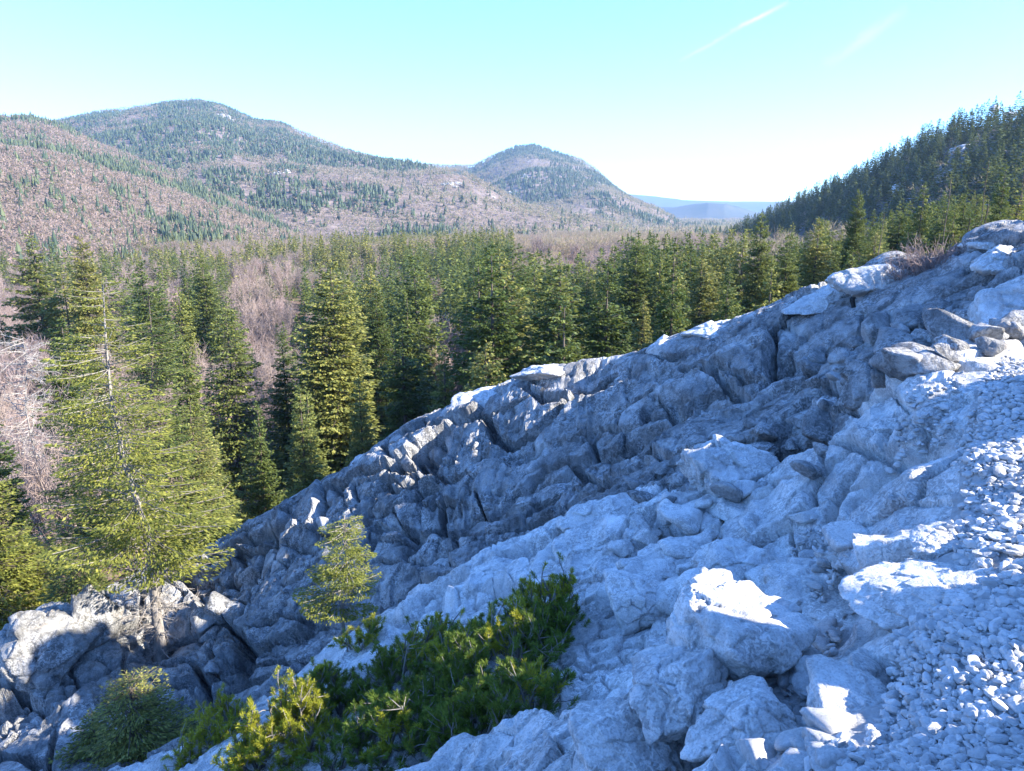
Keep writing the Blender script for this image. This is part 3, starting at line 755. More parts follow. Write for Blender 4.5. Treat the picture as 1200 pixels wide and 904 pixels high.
while n_b < 290 and tries < 60000:
    tries += 1
    u = rnd.uniform(-40, 1230); Y = math.exp(rnd.uniform(math.log(26), math.log(320)))
    x = (u-600)/F*Y/.99
    dens = 1.0 if u < 340 else .22
    if Y < 80 and u > 170: continue
    if u > 880 and Y > 150: continue
    if 620 < u < 880 and Y > 190: dens = 1
    if rnd.random() > dens: continue
    d = 2.7+Y*.010
    if not free(x, Y, d): continue
    z = ground(x, Y); h = rnd.uniform(9, 15)
    if Y < 60: h *= .75
    pu, pv = to_pix((x, Y, z+h)); lo = (264 if 600 < u < 880 else 286)+rnd.uniform(0, 20)
    if pv < lo:
        h -= (lo-pv)*Y/F
        if h < 5: continue
    bad = False
    for (hu, hv, hY, *_r) in heroes:
        if Y < hY and abs(pu-hu) < 20*(70/hY) and to_pix((x, Y, z+h))[1] < hv+90: bad = True
    if bad: continue
    TAKEN.append((x, Y, d)); n_b += 1
    L = BCR[0 if u < 340 else 1]
    put_tree(rnd.choice(BEE), 'beech_tree', (x, Y, z-.2), h, 14, L[0], 'tree', L[1], rot=rnd.uniform(0, 6.28), wx=rnd.uniform(.9, 1.2))
print('firs', n_fir, 'beeches', n_b)

# ---------------------------------------------------------------- far woods: nobody could count them
def far_firs(P, h, seed, name, mat, tiers=3, sides=6):
    """low jagged spires, many in one mesh"""
    g = np.random.default_rng(seed); n = len(P); V = []; Fq = []; c = 0
    for k in range(tiers):
        zb = h*(.05+.27*k); zt = h*(.50+.25*k); rb = h*(.19-.045*k)*g.uniform(.8, 1.25, n)
        a0 = g.uniform(0, 6.28, n)
        ring = []
        for s in range(sides):
            a = a0+s*2*np.pi/sides; rr_ = rb*g.uniform(.65, 1.25, n)
            ring.append(np.stack([P[:, 0]+np.cos(a)*rr_, P[:, 1]+np.sin(a)*rr_, P[:, 2]+zb+h*g.uniform(-.05, .05, n)], 1))
        tip = np.stack([P[:, 0]+g.normal(0, .01, n)*h, P[:, 1]+g.normal(0, .01, n)*h, P[:, 2]+zt], 1)
        v = np.stack(ring+[tip], 1).reshape(-1, 3); V.append(v)
        i = (np.arange(n)*(sides+1))[:, None]+c
        for s in range(sides): Fq.append(np.concatenate([i+s, i+(s+1) % sides, i+sides], 1))
        c += len(v)
    o = link(name, mesh_np(name, np.concatenate(V), np.concatenate(Fq), mat)); return o
def far_beeches(P, h, seed, name, mat, k=10):
    g = np.random.default_rng(seed); n = len(P); V = []; 
    for j in range(k):
        d = unit(g.normal(0, 1, (n, 3))+np.array((0, 0, .45))); d[:, 2] = np.abs(d[:, 2])*.9-.08
        c = P+d*(h*g.uniform(.12, .36, n))[:, None]*np.array((1, 1, 1.15))+np.array((0, 0, 1))*(h*.42)[:, None]
        d = unit(d+g.normal(0, .45, (n, 3)))
        s = unit(np.cross(d, g.normal(0, 1, (n, 3))))
        L = (h*g.uniform(.12, .24, n))[:, None]; B = (h*g.uniform(.035, .075, n)*min(1, 16/k)**.8)[:, None]
        V.append(np.stack([c-s*B, c+s*B*.8, c+d*L], 1))
    V = np.stack(V, 1).reshape(-1, 3)
    return link(name, mesh_np(name, V, np.arange(len(V)).reshape(-1, 3), mat))
def scatter(n, t0, t1, ra, rb, seed, layers):
    g = np.random.default_rng(seed)
    t = g.uniform(t0, t1, n); r = np.sqrt(g.uniform(ra*ra, rb*rb, n))
    x = r*np.sin(np.radians(t)); y = r*np.cos(np.radians(t)); z, k = H_all(x, y)
    ok = np.isin(k, layers); 
    # drop what lies behind the crest of its own slope
    e = 12.; z2, _ = H_all(x-e*np.sin(np.radians(t)), y-e*np.cos(np.radians(t)))
    ok &= ((z-z2)/e > (z/r)-.09)
    return np.stack([x, y, z], 1)[ok]
g_ = np.random.default_rng(900)
def dens_split(P, sc, thr, seed, soft=.25):
    f = fbm(P/sc, 4, seed)+fbm(P/(sc*.15), 2, seed+5)*.35
    return g_.random(len(P)) < np.clip((f-thr)/soft+.12, .07, .92)
# left near slope: mostly bare beech
P = scatter(42000, -42, 4, 420, 1350, 31, [1])
m = dens_split(P, 200, .14, 71, .16)
h = g_.uniform(7, 13, len(P))
o1 = far_firs(P[m], h[m]*1.15, 1, 'fir_wood', M['fir_far'], 3); tag(o1, kind='stuff')
o2 = far_beeches(P[~m], h[~m], 2, 'beech_wood', M['twig_far'], 22); tag(o2, kind='stuff')
# main range and the round peak
P = scatter(78000, -36, 15, 760, 3350, 32, [2, 3])
m = dens_split(P, 330, -.06, 72, .14)
h = g_.uniform(9, 15, len(P))
o1 = far_firs(P[m], h[m]*1.2, 3, 'fir_wood', M['fir_far'], 2, 5); tag(o1, kind='stuff')
o2 = far_beeches(P[~m], h[~m]*1.1, 4, 'beech_wood', M['twig_far'], 12); tag(o2, kind='stuff')
# shaded hill at right: individual spires still show
P = scatter(8500, 7, 56, 150, 840, 33, [4])
rP = np.hypot(P[:, 0], P[:, 1]); P = P[g_.random(len(P)) < np.clip(1.3-rP/1500, .3, 1)]
m = g_.random(len(P)) < .9
h = g_.uniform(8, 15, len(P))
o2 = far_beeches(P[~m], h[~m]*.6, 6, 'beech_wood', M['twig_far'], 60); tag(o2, kind='stuff')
def merged_conifers(P, h, seed, name, mat):
    """a coarser spire with ragged boughs repeated many times inside one mesh"""
    g = np.random.default_rng(seed); Vs = []; 
    vars_ = []
    for s in range(5):
        v, q, _ = conifer(500+s, 1.0, .165+.04*g.random(), z0=.03, nwh=17, nb=7, leaf=.085, droop=.4, rag=.4, dens=.9, shape=.6, flat=.6, gaps=.1)
        vars_.append(v)
    for i in range(len(P)):
        v = vars_[i % 5]; a = g.uniform(0, 6.28); c, s_ = math.cos(a), math.sin(a); wx = g.uniform(.85, 1.3)
        w_ = np.stack([(v[:, 0]*c-v[:, 1]*s_)*wx, (v[:, 0]*s_+v[:, 1]*c)*wx, v[:, 2]], 1)*h[i]+P[i]
        Vs.append(w_)
    V = np.concatenate(Vs); return link(name, mesh_np(name, V, np.arange(len(V)).reshape(-1, 4), mat))
o1 = merged_conifers(P[m], h[m], 5, 'fir_wood', M['fir_hill']); tag(o1, kind='stuff')
def merged_rest(R_, name, mat):
    g = np.random.default_rng(4); Vs = []
    vs_ = [conifer(700+s, 1.0, .15+.03*g.random(), z0=.03, nwh=30, nb=8, leaf=.045, droop=.4, rag=.45, dens=1.1, shape=.6, flat=.6, gaps=.15)[0] for s in range(5)]
    for i, (Y, pr, loc, h, k) in enumerate(R_):
        v = vs_[i % 5]; a = g.uniform(0, 6.28); c, s_ = math.cos(a), math.sin(a)
        Vs.append(np.stack([v[:, 0]*c-v[:, 1]*s_, v[:, 0]*s_+v[:, 1]*c, v[:, 2]], 1)*h+np.array(loc))
    V = np.concatenate(Vs); return link(name, mesh_np(name, V, np.arange(len(V)).reshape(-1, 4), mat))
if REST: tag(merged_rest(REST[:800], 'fir_wood', M['fir']), kind='stuff')
# valley woods beyond the trees one can count
P = scatter(9000, -42, 30, 230, 800, 34, [0])
t = np.degrees(np.arctan2(P[:, 0], P[:, 1])); rP = np.hypot(P[:, 0], P[:, 1])
keep = (rP > 325) | (g_.random(len(P)) < .5)
P = P[keep]; t = t[keep]; rP = rP[keep]
m = dens_split(P, 90, .12, 74, .3) & ~((t > 0) & (t < 19))
h = g_.uniform(8, 12, len(P))
o2 = far_beeches(P[~m], h[~m]*1.05, 8, 'beech_wood', M['twig_far'], 170); tag(o2, kind='stuff')
o1 = merged_conifers(P[m][:1500], h[m][:1500]*1.25, 9, 'fir_wood', M['fir']); tag(o1, kind='stuff')
P = scatter(9000, -2, 24, 800, 3000, 35, [0])
m = dens_split(P, 160, .10, 75, .25); h = g_.uniform(9, 14, len(P))
tag(far_beeches(P[~m], h[~m]*1.5, 18, 'beech_wood', M['twig_far'], 22), kind='stuff')
tag(far_firs(P[m], h[m]*1.3, 19, 'fir_wood', M['fir_far'], 3), kind='stuff')
print('wood done')
# ================================================================ ROCKS AND STONES
import bmesh
def ico(sub):
    bm = bmesh.new(); bmesh.ops.create_icosphere(bm, subdivisions=sub, radius=1)
    v = np.array([x.co[:] for x in bm.verts]); f = np.array([[y.index for y in x.verts] for x in bm.faces]); bm.free(); return v, f
ICO = {k: ico(k) for k in (1, 2, 3, 4, 6)}
def boulder_mesh(name, seed, size, sub=6, mat='boulder', flutes=0, planes=13, p=16, rough=1.0):
    g = np.random.default_rng(seed); d, f = ICO[sub]
    n = unit(g.normal(0, 1, (planes, 3))); h = g.uniform(.62, 1.0, planes)
    q = (np.clip(d@n.T/h, 0, None)**p).sum(1)**(-1/p); q = np.minimum(q, 1.35)
    V = d*q[:, None]*np.array(size)
    sc = 1.0/np.mean(size)
    k = fbm(V*sc*1.4+seed, 4, seed)*.12+fbm(V*sc*5+seed, 3, seed+3)*.035
    if sub > 4:
        F1, F2, D_, ID = worley(V*sc*2.2+seed*.37, seed)
        k += (-.035*(1-sstep(0, .10, F2-F1))+hsh(ID, 5)*.05+(np.stack([hsh(ID, 7), hsh(ID, 8), hsh(ID, 9)], 1)*D_).sum(1)*.10)
        k += fbm(V*sc*14, 3, 4)*.012
    if flutes:
        a = np.arctan2(V[:, 1], V[:, 0])*flutes+vnoise(V*sc*2, 3)*1.5
        k -= (np.abs(np.sin(a)))**.6*.10*sstep(.95, .3, np.abs(d[:, 2]))
    V = V+unit(V)*(k*np.mean(size)*rough)[:, None]
    return mesh_np(name, V, f, M[mat], sub > 2)
BLD = [ # u, v (centre), metres ahead, half sizes (m), yaw, flutes, material, label
 (846,738,3.45,(.40,.32,.27),.3,0,'boulder','big sunlit pale boulder with a pointed top in the middle of the near rocks'),
 (786,805,3.1,(.26,.22,.19),1.1,0,'boulder','blunt white boulder lower left of the big sunlit pointed one'),
 (868,850,2.75,(.26,.20,.14),.2,0,'boulder','flat topped boulder among the loose stones at the bottom of the view'),
 (748,866,3.05,(.26,.22,.13),2.0,0,'boulder','sharp edged white rock at the bottom, left of the flat topped boulder'),
 (845,548,8.4,(.56,.46,.40),.4,7,'boulder','fluted boulder with a pale top in front of the dark gully'),
 (790,598,8.5,(.34,.3,.2),.9,0,'boulder','angular boulder just lower left of the fluted boulder'),
 (1068,424,9.7,(.50,.4,.30),.1,0,'boulder','blocky grey boulder with a sunlit top above the near slab'),
 (1106,455,8.8,(.22,.2,.14),.1,0,'boulder','small boulder right below the blocky grey boulder'),
 (967,478,10.0,(.17,.14,.11),.5,0,'boulder','small bright white stone lodged in the dark gully'),
 (1098,640,3.6,(.13,.11,.08),.5,0,'boulder','smooth sunlit block at the left edge of the gravel path'),
 (1118,702,3.05,(.30,.34,.10),.9,0,'boulder','broad smooth rock half buried in the gravel path'),
 (1020,868,2.35,(.20,.30,.10),.3,0,'boulder','long smooth kerb rock at the lower edge of the path'),
 (1010,812,2.6,(.10,.26,.10),-.4,0,'boulder','narrow rock lining the path above the long kerb rock'),
 (1188,372,9.9,(.62,.6,.55),.9,0,'boulder','large rounded grey boulder at the right edge below the crest'),
 (1165,312,11.6,(.50,.4,.22),.9,0,'boulder','pale boulder on the crest near the right edge, above the large rounded one'),
 (1175,290,12.4,(.55,.4,.20),.2,0,'boulder','highest flat pale slab of the crest at the right edge'),
 (1038,330,13.6,(1.0,.5,.32),.25,9,'boulder','long fluted pale block on the crest left of the grey shrub'),
 (975,350,14.3,(.85,.5,.22),.35,5,'boulder','low pale slab on the crest left of the long fluted block'),
 (846,386,15.7,(.75,.5,.20),.3,0,'boulder','sunlit whaleback slab on the crest, middle of the ridge'),
 (783,412,16.2,(.65,.5,.22),.3,0,'boulder','sunlit pale slab on the crest left of the whaleback'),
 (640,436,17.2,(.75,.5,.20),.3,4,'boulder','notched sunlit slab on the crest below the dense stand of firs'),
 (560,470,17.7,(.9,.5,.18),.4,0,'boulder','long thin sunlit slab low on the crest'),
 (428,545,17.9,(.5,.5,.35),.4,0,'boulder','blunt pale knob where the crest turns steeply down'),
 (50,765,13.4,(1.05,.8,.85),.4,0,'rock_far','tall rounded outcrop at the lower left below the brown forest floor'),
 (112,740,14.4,(.55,.5,.75),.9,0,'rock_far','split block leaning on the tall rounded outcrop'),
 (82,850,12.2,(.75,.6,.5),1.9,0,'rock_far','squat dark outcrop at the lower left corner'),
 (690,608,8.7,(.50,.35,.20),.5,0,'boulder','pale slab on the rim of the near rocks, right above the pine bush'),
 (725,640,7.8,(.52,.4,.17),.2,0,'boulder','long sloping slab between the rim slab and the near block field'),
 (655,665,7.8,(.45,.35,.15),.5,0,'boulder','sloping slab just right of the tips of the pine bush'),
 (575,675,8.3,(.30,.3,.13),.5,0,'boulder','bright white slab on the rim behind the pine bush'),
 (870,665,6.2,(.46,.36,.22),.1,0,'boulder','rounded grey boulder in the hollow above the big sunlit one'),
 (800,655,6.9,(.36,.3,.22),.7,0,'boulder','wedge shaped boulder left of the rounded one in the hollow'),
 (960,700,4.9,(.42,.62,.16),-.5,0,'boulder','smooth mottled slab leaning down from the path into the hollow'),
 (905,625,6.9,(.34,.3,.18),-.5,0,'boulder','flat grey block at the head of the hollow under the near slab'),
 (745,700,5.8,(.30,.3,.2),.5,0,'boulder','pitted boulder right of the pine bush'),
]
for i, (u, v, Y, sz, yaw, fl, mt, lb) in enumerate(BLD):
    x, y, z = pix(u, v, Y)
    me = boulder_mesh('boulder', 40+i*7, sz, 6, mt, fl)
    o = link('boulder', me); o.location = (x, y, z); o.rotation_euler = (.1*math.sin(i*3), .1*math.cos(i*5)-.12, yaw)
    tag(o, lb, 'boulder', 'boulders lying on the rocks')
# blocks scattered in the hollow and in the gully
BL = [boulder_mesh('rock_block', 800+i, (1, .8, .6), 4, 'boulder', 0, 11) for i in range(8)]
BLD_ = [boulder_mesh('rock_block', 820+i, (1, .8, .6), 4, 'rock_far', 0, 11) for i in range(8)]
rg = random.Random(3)
def polypt(poly):
    us = [p[0] for p in poly]; vs = [p[1] for p in poly]
    while True:
        u = rg.uniform(min(us), max(us)); v = rg.uniform(min(vs), max(vs)); c = False
        for i in range(len(poly)):
            (x1, y1), (x2, y2) = poly[i], poly[i-1]
            if (y1 > v) != (y2 > v) and u < (x2-x1)*(v-y1)/(y2-y1)+x1: c = not c
        if c: return u, v
def hit(u, v, y0=1.2, y1=26):
    """first crossing of the view ray with the near surface"""
    Y = y0
    while Y < y1:
        x, y, z = pix(u, v, Y)
        if z < near_z(x, y): return x, y, near_z(x, y)
        Y *= 1.008
    return None
def blocks(poly, n, s0, s1, meshes, name, label, cat, group, sink=.15):
    for i in range(n):
        h = hit(*polypt(poly))
        if not h: continue
        s = s0*(s1/s0)**(rg.random()**1.6)
        o = link(name, meshes[i % len(meshes)]); o.location = (h[0], h[1], h[2]+s*(.3-sink)); o.scale = (s*rg.uniform(.8, 1.2), s*rg.uniform(.8, 1.2), s*rg.uniform(.7, 1.1))
        o.rotation_euler = (rg.uniform(-.5, .5), rg.uniform(-.5, .5), rg.uniform(0, 6.28)); tag(o, label, cat, group)
blocks([(700,640),(860,575),(940,600),(1000,640),(900,720),(760,720)], 34, .10, .30, BL, 'rock_block', 'grey limestone block tumbled in the hollow above the big sunlit boulder', 'rock', 'tumbled blocks in the hollow')
blocks([(760,560),(930,470),(1050,430),(950,560),(880,600),(700,600)], 40, .10, .34, BLD_, 'rock_block', 'dark angular block wedged in the gully under the ridge face', 'rock', 'blocks in the gully')
blocks([(930,430),(1190,330),(1190,400),(1000,470)], 46, .14, .42, BLD_, 'rock_block', 'broken grey block on the crushed right part of the ridge face', 'rock', 'broken blocks on the right of the ridge')
blocks([(240,660),(350,600),(440,620),(330,800),(230,800)], 20, .14, .42, BLD_, 'rock_block', 'broken dark block on the steep left end of the ridge', 'rock', 'broken blocks on the left end of the ridge')
ST = [boulder_mesh('loose_stone', 900+i, (1, .8, .55), 3, 'stone', 0, 9, 22, .7) for i in range(10)]
blocks([(860,770),(985,735),(965,800),(990,904),(800,904),(850,850)], 210, .028, .085, ST, 'loose_stone', 'loose grey stone in the rubble between the sunlit boulders and the path', 'stone', 'loose stones beside the path', -.1)
blocks([(930,640),(1010,640),(960,700),(900,680)], 40, .03, .08, ST, 'loose_stone', 'small loose stone in the dark hollow under the near slab', 'stone', 'loose stones in the hollow', -.1)
# gravel: far too many to count
def stone_cloud(P, s, seed, name, sub, mat):
    g = np.random.default_rng(seed); n = len(P); d, f = ICO[sub]; m = len(d)
    V = np.empty((n, m, 3), np.float32)
    for a in range(0, n, 4000):
        k = min(4000, n-a)
        nn = unit(g.normal(0, 1, (k, 8, 3))); h = g.uniform(.5, 1.0, (k, 8))
        q = np.clip(np.einsum('md,kpd->kmp', d, nn)/h[:, None, :], 0, None)
        r = np.minimum((q**30).sum(2)**(-1/30.), 1.15)
        W = d[None]*r[:, :, None]*np.stack([g.uniform(.8, 1.2, k), g.uniform(.6, .95, k), g.uniform(.4, .75, k)], 1)[:, None]
        # random rotation: yaw plus a tilt
        y = g.uniform(0, 6.28, k); t = g.normal(0, .35, k); c, s_ = np.cos(t)[:, None], np.sin(t)[:, None]
        W = np.stack([W[..., 0], W[..., 1]*c-W[..., 2]*s_, W[..., 1]*s_+W[..., 2]*c], 2)
        c, s_ = np.cos(y)[:, None], np.sin(y)[:, None]
        W = np.stack([W[..., 0]*c-W[..., 1]*s_, W[..., 0]*s_+W[..., 1]*c, W[..., 2]], 2)
        V[a:a+k] = W*s[a:a+k, None, None]+P[a:a+k, None]
    Fq = (f[None]+(np.arange(n)*m)[:, None, None]).reshape(-1, 3)
    o = link(name, mesh_np(name, V.reshape(-1, 3), Fq, mat, False)); tag(o, kind='stuff'); return o
def near_zs(x, y):
    r = np.hypot(x, y); t = np.degrees(np.arctan2(x, y))
    i = np.clip(np.searchsorted(rr, r), 1, nr_-1); j = np.clip(np.searchsorted(th, t), 1, nt_-1)
    return NEARV[i, j, 2]
g_ = np.random.default_rng(77)
def gravel(n, r0, r1, s0, s1, sub, seed, t0=-25, t1=62):
    t = np.radians(g_.uniform(t0, t1, n)); r = np.sqrt(g_.uniform(r0*r0, r1*r1, n)); x = r*np.sin(t); y = r*np.cos(t)
    e = x-path_edge(y)+.05*np.sin(y*7)
    bk = x-(.74*np.maximum(y, 1.2)+1.6)
    ok = (e > .04) & (y < 7.9) & (bk < 0) & (g_.random(n) < np.clip(e*6+.4, 0, 1))
    for (bx, by, br) in ((2.12, 3.05, .0),): pass
    x, y = x[ok], y[ok]
    s = s0*(s1/s0)**(g_.random(len(x))**1.8)
    z = near_zs(x, y)+s*g_.uniform(-.15, .55, len(x))
    stone_cloud(np.stack([x, y, z], 1), s, seed, 'gravel', sub, M['gravel'])
gravel(34000, 1.2, 3.4, .010, .034, 2, 1)
gravel(42000, 3.3, 8.8, .015, .044, 2, 2)
gravel(46000, .4, 8.8, .008, .022, 1, 3)
# grit and chips in the rubble hollow and in cracks of the near slab
def chips(poly, n, s0, s1, seed):
    P = []
    for i in range(n):
        h = hit(*polypt(poly))
        if h: P.append(h)
    P = np.array(P); s = s0*(s1/s0)**(g_.random(len(P))**1.5); P[:, 2] += s*.2
    stone_cloud(P, s, seed, 'gravel', 2, M['gravel'])
chips([(840,800),(985,725),(975,800),(1000,904),(760,904),(830,870)], 900, .014, .04, 11)
chips([(900,690),(950,620),(1020,630),(960,720)], 300, .015, .04, 12)
chips([(1060,470),(1130,440),(1110,520),(1040,560)], 160, .015, .045, 13)

# white crags on the mountains
CRG = [(135,210,1180,(14,8,12),'white crag on the near left mountainside'),(178,218,1150,(9,6,7),'small white crag right of the larger one on the near left mountainside'),
       (258,138,2250,(26,14,18),'broad white crag under the highest summit'),(268,126,2330,(16,10,8),'white crag on the skyline right of the highest summit'),
       (173,128,2400,(14,8,12),'white crag near the skyline left of the highest summit'),(335,148,2220,(20,10,8),'white crag on the shoulder right of the highest summit'),
       (200,166,2200,(10,7,6),'small pale crag halfway down below the highest summit'),(328,204,1900,(12,8,9),'pale crag low on the main range'),
       (526,218,1950,(15,10,9),'pale crag on the low saddle left of the round peak'),(546,204,2600,(20,12,12),'pale crag at the left foot of the round peak'),
       (615,207,2600,(12,8,9),'pale crag in the middle of the round peak'),(599,228,2350,(13,8,9),'lower pale crag of the round peak'),(655,182,2700,(22,10,6),'pale rocks near the top of the round peak')]
for i, (u, v, Y, sz, lb) in enumerate(CRG):
    # march to the mountainside
    q = Y*.55
    while q < Y*1.6:
        x, y, z = pix(u, v, q)
        if z < float(H_all(np.array([x]), np.array([y]))[0][0]): break
        q *= 1.004
    if q >= Y*1.6: x, y, z = pix(u, v, Y)
    gq = np.random.default_rng(600+i); vs = []; fs = []; n0 = 0
    for j in range(9):
        mv = boulder_mesh('crag_piece', 600+i*11+j, tuple(c*gq.uniform(.18, .45) for c in sz), 3, 'crag', 0, 9, 20, 2.2)
        cv = np.empty(len(mv.vertices)*3); mv.vertices.foreach_get('co', cv); cv = cv.reshape(-1, 3)
        fa = np.empty(len(mv.polygons)*3, np.int32); mv.polygons.foreach_get('vertices', fa)
        ox, oz = gq.normal(0, .55), gq.normal(0, .55)
        px_, py_ = x+ox*sz[0], y; hz = float(H_all(np.array([px_]), np.array([py_+oz*sz[1]]))[0][0])
        vs.append(cv+np.array((ox*sz[0], oz*sz[1], hz-z))); fs.append(fa.reshape(-1, 3)+n0); n0 += len(cv); bpy.data.meshes.remove(mv)
    o = link('crag', mesh_np('crag', np.concatenate(vs), np.concatenate(fs), M['crag'])); o.location = (x, y, z); tag(o, lb, 'crag', 'white crags on the mountains')
for i, (u, v, s) in enumerate([(1185,135,7),(1165,128,6),(1130,175,5),(1100,170,4),(1010,215,5),(1060,225,5),(1195,160,6)]):
    q = 100
    while q < 900:
        x, y, z = pix(u, v, q)
        if z < float(H_all(np.array([x]), np.array([y]))[0][0]): break
        q *= 1.006
    o = link('crag', boulder_mesh('crag', 640+i, (s, s*.7, s*.6), 4, 'boulder')); o.location = (x, y, z); tag(o, 'grey crag showing between firs on the shaded hill at right', 'crag', 'crags on the shaded hill')

# ================================================================ TREES AND BUSHES ON THE ROCKS
def stand(name, loc, crown, wood, label, cat, mat_c, mat_w, rot=0, scale=1, tilt=(0, 0), extra=None):
    o = empty(name, loc); o.rotation_euler = (tilt[0], tilt[1], rot); o.scale = (scale,)*3
    link('crown', mesh_np('crown', crown[0], crown[1], mat_c), o)
    link('trunk', wood.mesh('trunk', mat_w, True), o)
    if extra is not None: link('dead_twigs', extra, o)
    tag(o, label, cat); return o
def gnarl(H, r, seed, top=1.0, lean=(0, 0), k=16, n=9, amp=.02):
    g = np.random.default_rng(seed); t = np.linspace(-.03, top, k)
    p = np.stack([lean[0]*t*H+np.sin(t*9+seed)*amp*H*.5+g.normal(0, amp*H*.12, k), lean[1]*t*H+np.cos(t*7+seed)*amp*H*.5, t*H], 1)
    p[:, :2] -= p[1, :2]
    rad = r*(1-np.clip(t, 0, 1))**1.25*(1+g.normal(0, .07, k))+.008; rad[0] *= 1.9; rad[1] *= 1.35
    v, q = tube(p, rad, n); v = v+unit(g.normal(0, 1, v.shape))*r*.07; return v, q, p
def dead(zs, H, path, L, seed, n=60, sub=9, wm=1.0):
    g = np.random.default_rng(seed); P0 = []; P1 = []; a0 = []; a1 = []
    for i in range(n):
        z = g.uniform(*zs)*H; b0 = np.array([np.interp(z, path[:, 2], path[:, 0]), np.interp(z, path[:, 2], path[:, 1]), z])
        a = g.uniform(0, 6.28); l = L*g.uniform(.4, 1); pr = b0
        dv = np.array((math.cos(a), math.sin(a), g.uniform(-.35, .15)))
        segs = 4
        for s in range(segs):
            dv = unit(dv+g.normal(0, .18, 3)+np.array((0, 0, .05))); nx = pr+dv*l/segs
            P0.append(pr); P1.append(nx); a0.append(.026*(1-s*.2)*wm); a1.append(.026*(.8-s*.2)*wm)
            for q in range(sub//3+1):
                d2 = unit(dv+g.normal(0, .7, 3)); f = g.random(); st = pr*(1-f)+nx*f; e = st+d2*l*g.uniform(.12, .32)
                P0.append(st); P1.append(e); a0.append(.009*wm); a1.append(.004*wm)
                P0.append(e*.5+st*.5); P1.append(e*.5+st*.5+unit(d2+g.normal(0, .8, 3))*l*.14); a0.append(.007*wm); a1.append(.003*wm)
            pr = nx
    return strips(np.array(P0), np.array(P1), np.array(a0), np.array(a1))
def old_spruce(seed, H, R, r, z0, nwh, leaf, lean, dens=1.6, flat=.5, **kw):
    v, q, wd = conifer(seed, H, R, z0=z0, nwh=nwh, nb=kw.get('nb', 7), leaf=leaf, droop=kw.get('droop', .18), rag=.45, dens=dens, shape=kw.get('shape', .45), flat=flat, top=kw.get('top', .03), br=kw.get('br', .7), gaps=kw.get('gaps', .25), lift=.10, wood=True)
    tv, tq, path = gnarl(H, r, seed, .98, lean)
    off = np.stack([np.interp(v[:, 2], path[:, 2], path[:, 0]), np.interp(v[:, 2], path[:, 2], path[:, 1]), 0*v[:, 2]], 1); v = v+off
    a = Acc(); a.add(tv, tq)
    for x, y in zip(wd.v, wd.q):
        b0 = x[:4].mean(0); x = x+np.array((np.interp(b0[2], path[:, 2], path[:, 0]), np.interp(b0[2], path[:, 2], path[:, 1]), 0))
        a.v.append(x); a.q.append(y-y.min()+a.n); a.n += len(x)
    return (v, q), a, path
# the sunny old spruce
b0 = pix(190, 782, 15.0)
cr, wd, pth = old_spruce(11, 8.9, 1.95, .13, .30, 40, .10, (-.055, .02), dens=4.2, br=.6, nb=9, gaps=.40, shape=.48, top=.05, droop=.10, flat=.6)
dv, dq = dead((.05, .30), 8.9, pth, 1.15, 3, 70)
stand('spruce_tree', (b0[0], b0[1], b0[2]-.2), cr, wd, 'old sunlit spruce with layered yellow green boughs, gnarled trunk and dead lower twigs', 'tree', M['spruce_gold'], M['bark_grey'], extra=mesh_np('dead_twigs', dv, dq, M['twig_dead']))
dv, dq = dead((.3, .95), 8.9, pth, 1.5, 13, 60)
# the small wind shaped one on the near rocks
b0 = pix(404, 762, 8.9)
cr, wd, pth = old_spruce(21, 1.95, .62, .028, .34, 16, .042, (.07, 0), dens=5.0, br=.7, nb=7, gaps=.3, shape=.4, droop=.12, flat=.6)
dv, dq = dead((.10, .7), 1.75, pth, .36, 5, 44, wm=.35)
stand('spruce_tree', b0, cr, wd, 'small thin wind shaped spruce with yellowish boughs on the near rocks above the pine bush', 'tree', M['spruce_gold'], M['bark_grey'], extra=mesh_np('dead_twigs', dv, dq, M['twig_dead']))
def shrub(name, u, v, Y, H, R, seed, label, mat='fir', leaf=.08, nwh=16, dens=1.6, lean=(0, 0), shape=.5, sink=0, **kw):
    b0 = pix(u, v, Y)
    cr, wd, pth = old_spruce(seed, H, R, .03+H*.01, .03, nwh, leaf, lean, dens=dens, shape=shape, **kw)
    stand(name, (b0[0], b0[1], b0[2]-sink), cr, wd, label, 'tree', M[mat], M['bark'])
shrub('fir_shrub', 165, 905, 10.2, 1.7, 1.0, 31, 'dense green fir shrub in front of the foot of the old spruce', 'fir', .075, 26, 2.2, nb=10, gaps=.05, shape=.35)
shrub('fir_shrub', 118, 905, 10.8, 1.1, .6, 32, 'low green fir shrub left of the dense one at the bottom', 'fir', .075, 20, 2.0, nb=9, gaps=.05, shape=.35)
shrub('fir_tree', 105, 738, 17.6, 2.3, 1.2, 33, 'dark low fir in the shadow behind the old spruce', 'fir', .11, 24, 2.0, nb=10, gaps=.05, shape=.35)
shrub('fir_tree', 35, 720, 19.5, 2.6, 1.3, 34, 'low yellow green fir on the brown forest floor at left', 'spruce_gold', .12, 24, 2.0, nb=10, gaps=.05, shape=.4)
shrub('fir_tree', -5, 745, 18.5, 5.2, 1.9, 36, 'tall sunny fir at the left edge above the outcrop', 'spruce_gold', .13, 34, 2.0, nb=10, gaps=.1, shape=.5)
shrub('fir_tree', 240, 640, 21, 4.6, 1.4, 35, 'green fir right behind the crest left end, beside the old spruce', 'fir', .12, 34, 2.0, nb=9, gaps=.1, shape=.6)
shrub('fir_tree', 205, 650, 20, 7.6, 1.7, 37, 'green fir directly behind the right boughs of the old spruce', 'fir', .12, 44, 2.0, nb=9, gaps=.1, shape=.6)
shrub('fir_tree', 120, 640, 23, 5.5, 1.9, 38, 'dark green fir seen through the left boughs of the old spruce', 'fir', .14, 36, 2.0, nb=9, gaps=.1, shape=.6)
